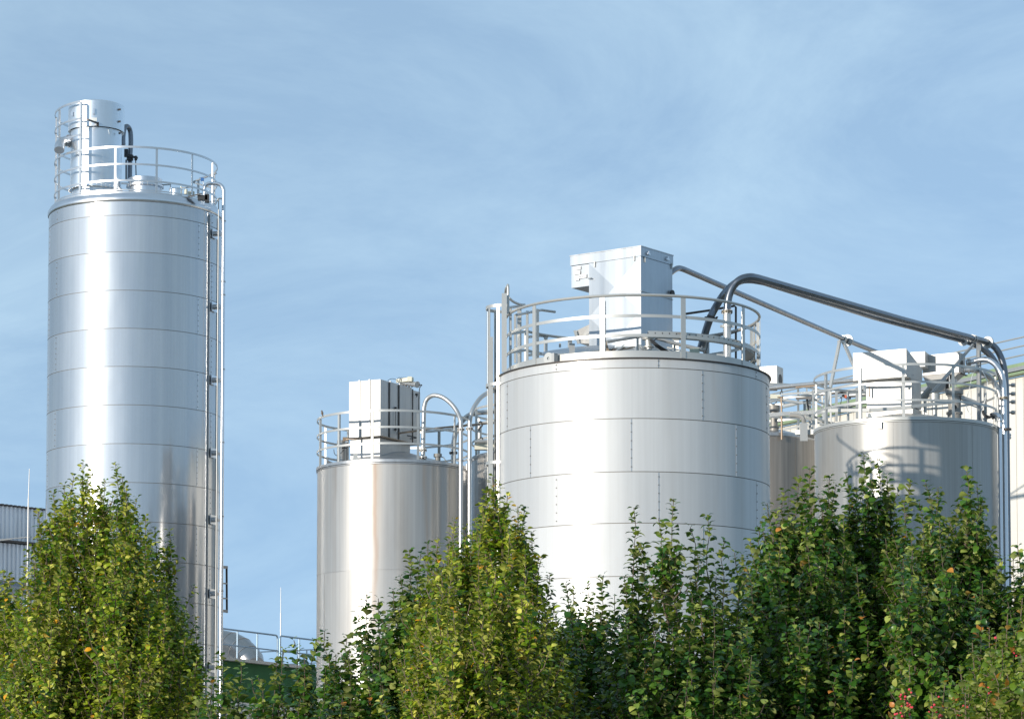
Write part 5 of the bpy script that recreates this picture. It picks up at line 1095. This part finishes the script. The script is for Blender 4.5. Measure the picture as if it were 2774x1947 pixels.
T = tree
G1 = 'young trees in front of the tanks'
T('young_tree', 'broad yellow-green tree with a pointed crown in front of the tall silo', 'tree', 262, 18.0,
  [(225, 1251), (252, 1256), (313, 1256), (174, 1313), (144, 1334), (371, 1348), (341, 1325), (419, 1429), (459, 1439), (104, 1381), (70, 1524), (480, 1629), (530, 1696), (200, 1290), (285, 1300), (395, 1400), (330, 1290), (120, 1440), (445, 1530), (272, 1330), (500, 1655)],
  [(50, 1600), (75, 1530), (110, 1430), (150, 1370), (195, 1310), (250, 1280), (315, 1290), (370, 1370), (400, 1440), (430, 1500), (475, 1640), (530, 1720), (560, 1820)], LM_y, M_bark, 11, 'col', nfill=75, spread=1.0, leaf=.043, lat_max=.38, group=G1, fill_hi=.85)
T('young_tree', 'yellow-green tree cut off by the left edge, below the corrugated hall', 'tree', -30, 19.0,
  [(9, 1547), (28, 1553), (-20, 1520), (-70, 1500), (50, 1600), (-120, 1560)], [(-190, 1650), (-100, 1540), (0, 1570), (60, 1640), (110, 1760)], LM_y, M_bark, 12, 'col', nfill=36, spread=.8, leaf=.043, lat_max=.38, group=G1, fill_hi=.8)
T('young_tree', 'yellow-green tree with a tall narrow spire rising in front of the caged ladder', 'tree', 1310, 15.9,
  [(1334, 1291), (1352, 1308), (1375, 1341), (1403, 1371), (1421, 1380), (1318, 1330), (1233, 1410), (1261, 1423), (1300, 1400), (1187, 1466), (1215, 1480), (1440, 1440), (1460, 1553), (1490, 1555), (1165, 1545), (1280, 1440), (1140, 1600), (1125, 1700), (1500, 1640), (1525, 1700), (1095, 1770), (1160, 1640), (1470, 1600)],
  [(1110, 1760), (1140, 1620), (1180, 1500), (1240, 1440), (1310, 1350), (1340, 1310), (1400, 1390), (1440, 1450), (1455, 1560), (1500, 1600), (1530, 1740)], LM_y, M_bark, 13, 'col', nfill=75, spread=.9, leaf=.043, lat_max=.32, group=G1, fill_hi=.8)
T('young_tree', 'low dark green tree in front of the green building', 'tree', 730, 16.0,
  [(596, 1772), (653, 1796), (682, 1839), (796, 1733), (858, 1728), (748, 1787), (700, 1835), (575, 1830), (620, 1845), (825, 1780), (770, 1760)],
  [(520, 1870), (590, 1850), (650, 1850), (700, 1890), (740, 1860), (790, 1830), (860, 1820), (900, 1880)], LM_d, M_barkd, 14, 'dark', nfill=34, spread=.8, leaf=.051, lat_max=.36, group=G1, fill_hi=.9)
T('young_tree', 'dark green tree in front of the stained tank, left of the yellow-green spire', 'tree', 1040, 17.3,
  [(880, 1708), (941, 1723), (993, 1607), (1025, 1620), (1066, 1598), (1109, 1492), (1159, 1473), (876, 1812), (970, 1660), (1085, 1560), (1140, 1500), (910, 1770), (1050, 1660)],
  [(860, 1860), (890, 1760), (950, 1730), (1000, 1650), (1060, 1620), (1110, 1530), (1160, 1510), (1200, 1600), (1230, 1800)], LM_d, M_barkd, 15, 'dark', nfill=48, spread=.9, leaf=.051, lat_max=.38, group=G1, fill_hi=.85)
T('young_tree', 'low loose dark green tree directly right of the yellow-green spire', 'tree', 1610, 17.4,
  [(1533, 1579), (1555, 1596), (1635, 1557), (1665, 1613), (1591, 1583), (1500, 1640), (1610, 1640), (1690, 1660), (1570, 1650)],
  [(1470, 1760), (1520, 1640), (1560, 1620), (1600, 1640), (1650, 1610), (1700, 1700), (1740, 1790)], LM_d, M_barkd, 16, 'dark', nfill=34, spread=.8, leaf=.051, lat_max=.36, group=G1, fill_hi=.9)
T('young_tree', 'dark green tree with a few tall sparse shoots against the widest tank', 'tree', 1850, 16.2,
  [(1717, 1375), (1784, 1406), (1825, 1351), (1870, 1427), (1916, 1395), (1962, 1466), (1990, 1497), (1690, 1560), (1740, 1480), (1800, 1480), (1940, 1560), (1720, 1500), (1890, 1500)],
  [(1660, 1760), (1700, 1640), (1760, 1600), (1830, 1560), (1900, 1570), (1960, 1570), (2020, 1560), (2060, 1660)], LM_d, M_barkd, 17, 'dark', nfill=46, spread=.8, leaf=.051, lat_max=.36, group=G1, fill_hi=.9)
T('young_tree', 'large dense dark green tree in front of the dark brown tank', 'tree', 2190, 17.4,
  [(2078, 1362), (2032, 1460), (2101, 1383), (2124, 1330), (2166, 1293), (2194, 1267), (2247, 1290), (2266, 1311), (2060, 1420), (2140, 1370), (2215, 1340), (2010, 1500), (2180, 1330), (2230, 1360), (2095, 1440)],
  [(1990, 1620), (2020, 1500), (2080, 1410), (2130, 1370), (2180, 1340), (2240, 1340), (2300, 1380), (2330, 1480)], LM_d, M_barkd, 18, 'dark', nfill=62, spread=1.0, leaf=.052, lat_max=.36, group=G1, fill_hi=.8)
T('young_tree', 'dark green tree whose double leading shoot is the tallest before the grey tank', 'tree', 2350, 17.8,
  [(2291, 1283), (2340, 1228), (2377, 1244), (2402, 1288), (2416, 1339), (2320, 1320), (2360, 1300), (2440, 1400), (2300, 1370)],
  [(2240, 1480), (2300, 1360), (2340, 1330), (2380, 1330), (2420, 1390), (2450, 1440), (2480, 1560)], LM_d, M_barkd, 19, 'dark', nfill=46, spread=.9, leaf=.052, lat_max=.38, group=G1, fill_hi=.8)
T('young_tree', 'fan-shaped dark green tree before the right side of the grey tank', 'tree', 2560, 17.2,
  [(2467, 1300), (2507, 1307), (2541, 1320), (2618, 1270), (2646, 1311), (2655, 1348), (2449, 1353), (2685, 1436), (2662, 1409), (2595, 1360), (2490, 1360), (2630, 1340), (2560, 1400), (2660, 1500)],
  [(2430, 1520), (2460, 1400), (2510, 1370), (2580, 1380), (2630, 1360), (2665, 1440), (2660, 1560), (2650, 1660)], LM_d, M_barkd, 20, 'dark', nfill=56, spread=1.0, leaf=.052, lat_max=.38, group=G1, fill_hi=.85)
T('young_tree', 'dark green tree in front of the cream hall, above the berry bush', 'tree', 2790, 17.0,
  [(2757, 1480), (2713, 1515), (2700, 1545), (2745, 1500), (2780, 1520), (2820, 1500), (2690, 1620), (2860, 1560)],
  [(2660, 1760), (2700, 1580), (2750, 1530), (2820, 1540), (2900, 1600), (2950, 1720)], LM_d, M_barkd, 21, 'dark', nfill=40, spread=.8, leaf=.051, lat_max=.32, group=G1, fill_hi=.8)
br_, bpos = T('spindle_bush', 'light green bush dotted with pink-red berries in the lower right corner', 'bush', 2740, 12.5,
  [(2463, 1788), (2523, 1872), (2634, 1740), (2680, 1700), (2730, 1660), (2770, 1620), (2600, 1800), (2560, 1850), (2700, 1720), (2800, 1640), (2860, 1660)],
  [(2540, 1900), (2600, 1830), (2650, 1760), (2700, 1720), (2760, 1660), (2830, 1660), (2900, 1720)], LM_b, M_bark, 22, 'bush', nfill=40, spread=.7, leaf=.038, lat_max=.38, group=None, lowz=.6, fill_hi=.8)
rb_ = random.Random(5); bm_ = MB(); nb = 0
for p in bpos:
    if p.z > 1.9 and rb_.random() < (.16 if math.sin(p.x*9)+math.sin(p.z*11+1) > .6 else .015):
        nb += 1
        for k in range(rb_.choice((1, 2, 3))):
            q = p+Vector((rb_.uniform(-.02, .02), rb_.uniform(-.07, .0), -rb_.uniform(.01, .04))); s_ = rb_.uniform(.0042, .0062)
            bm_.lathe(q, [(.0004, -s_), (s_*.8, -s_*.6), (s_, 0), (s_*.8, s_*.6), (.0004, s_)], n=6)
bm_.build('berries', M_berry, br_, kind='stuff')
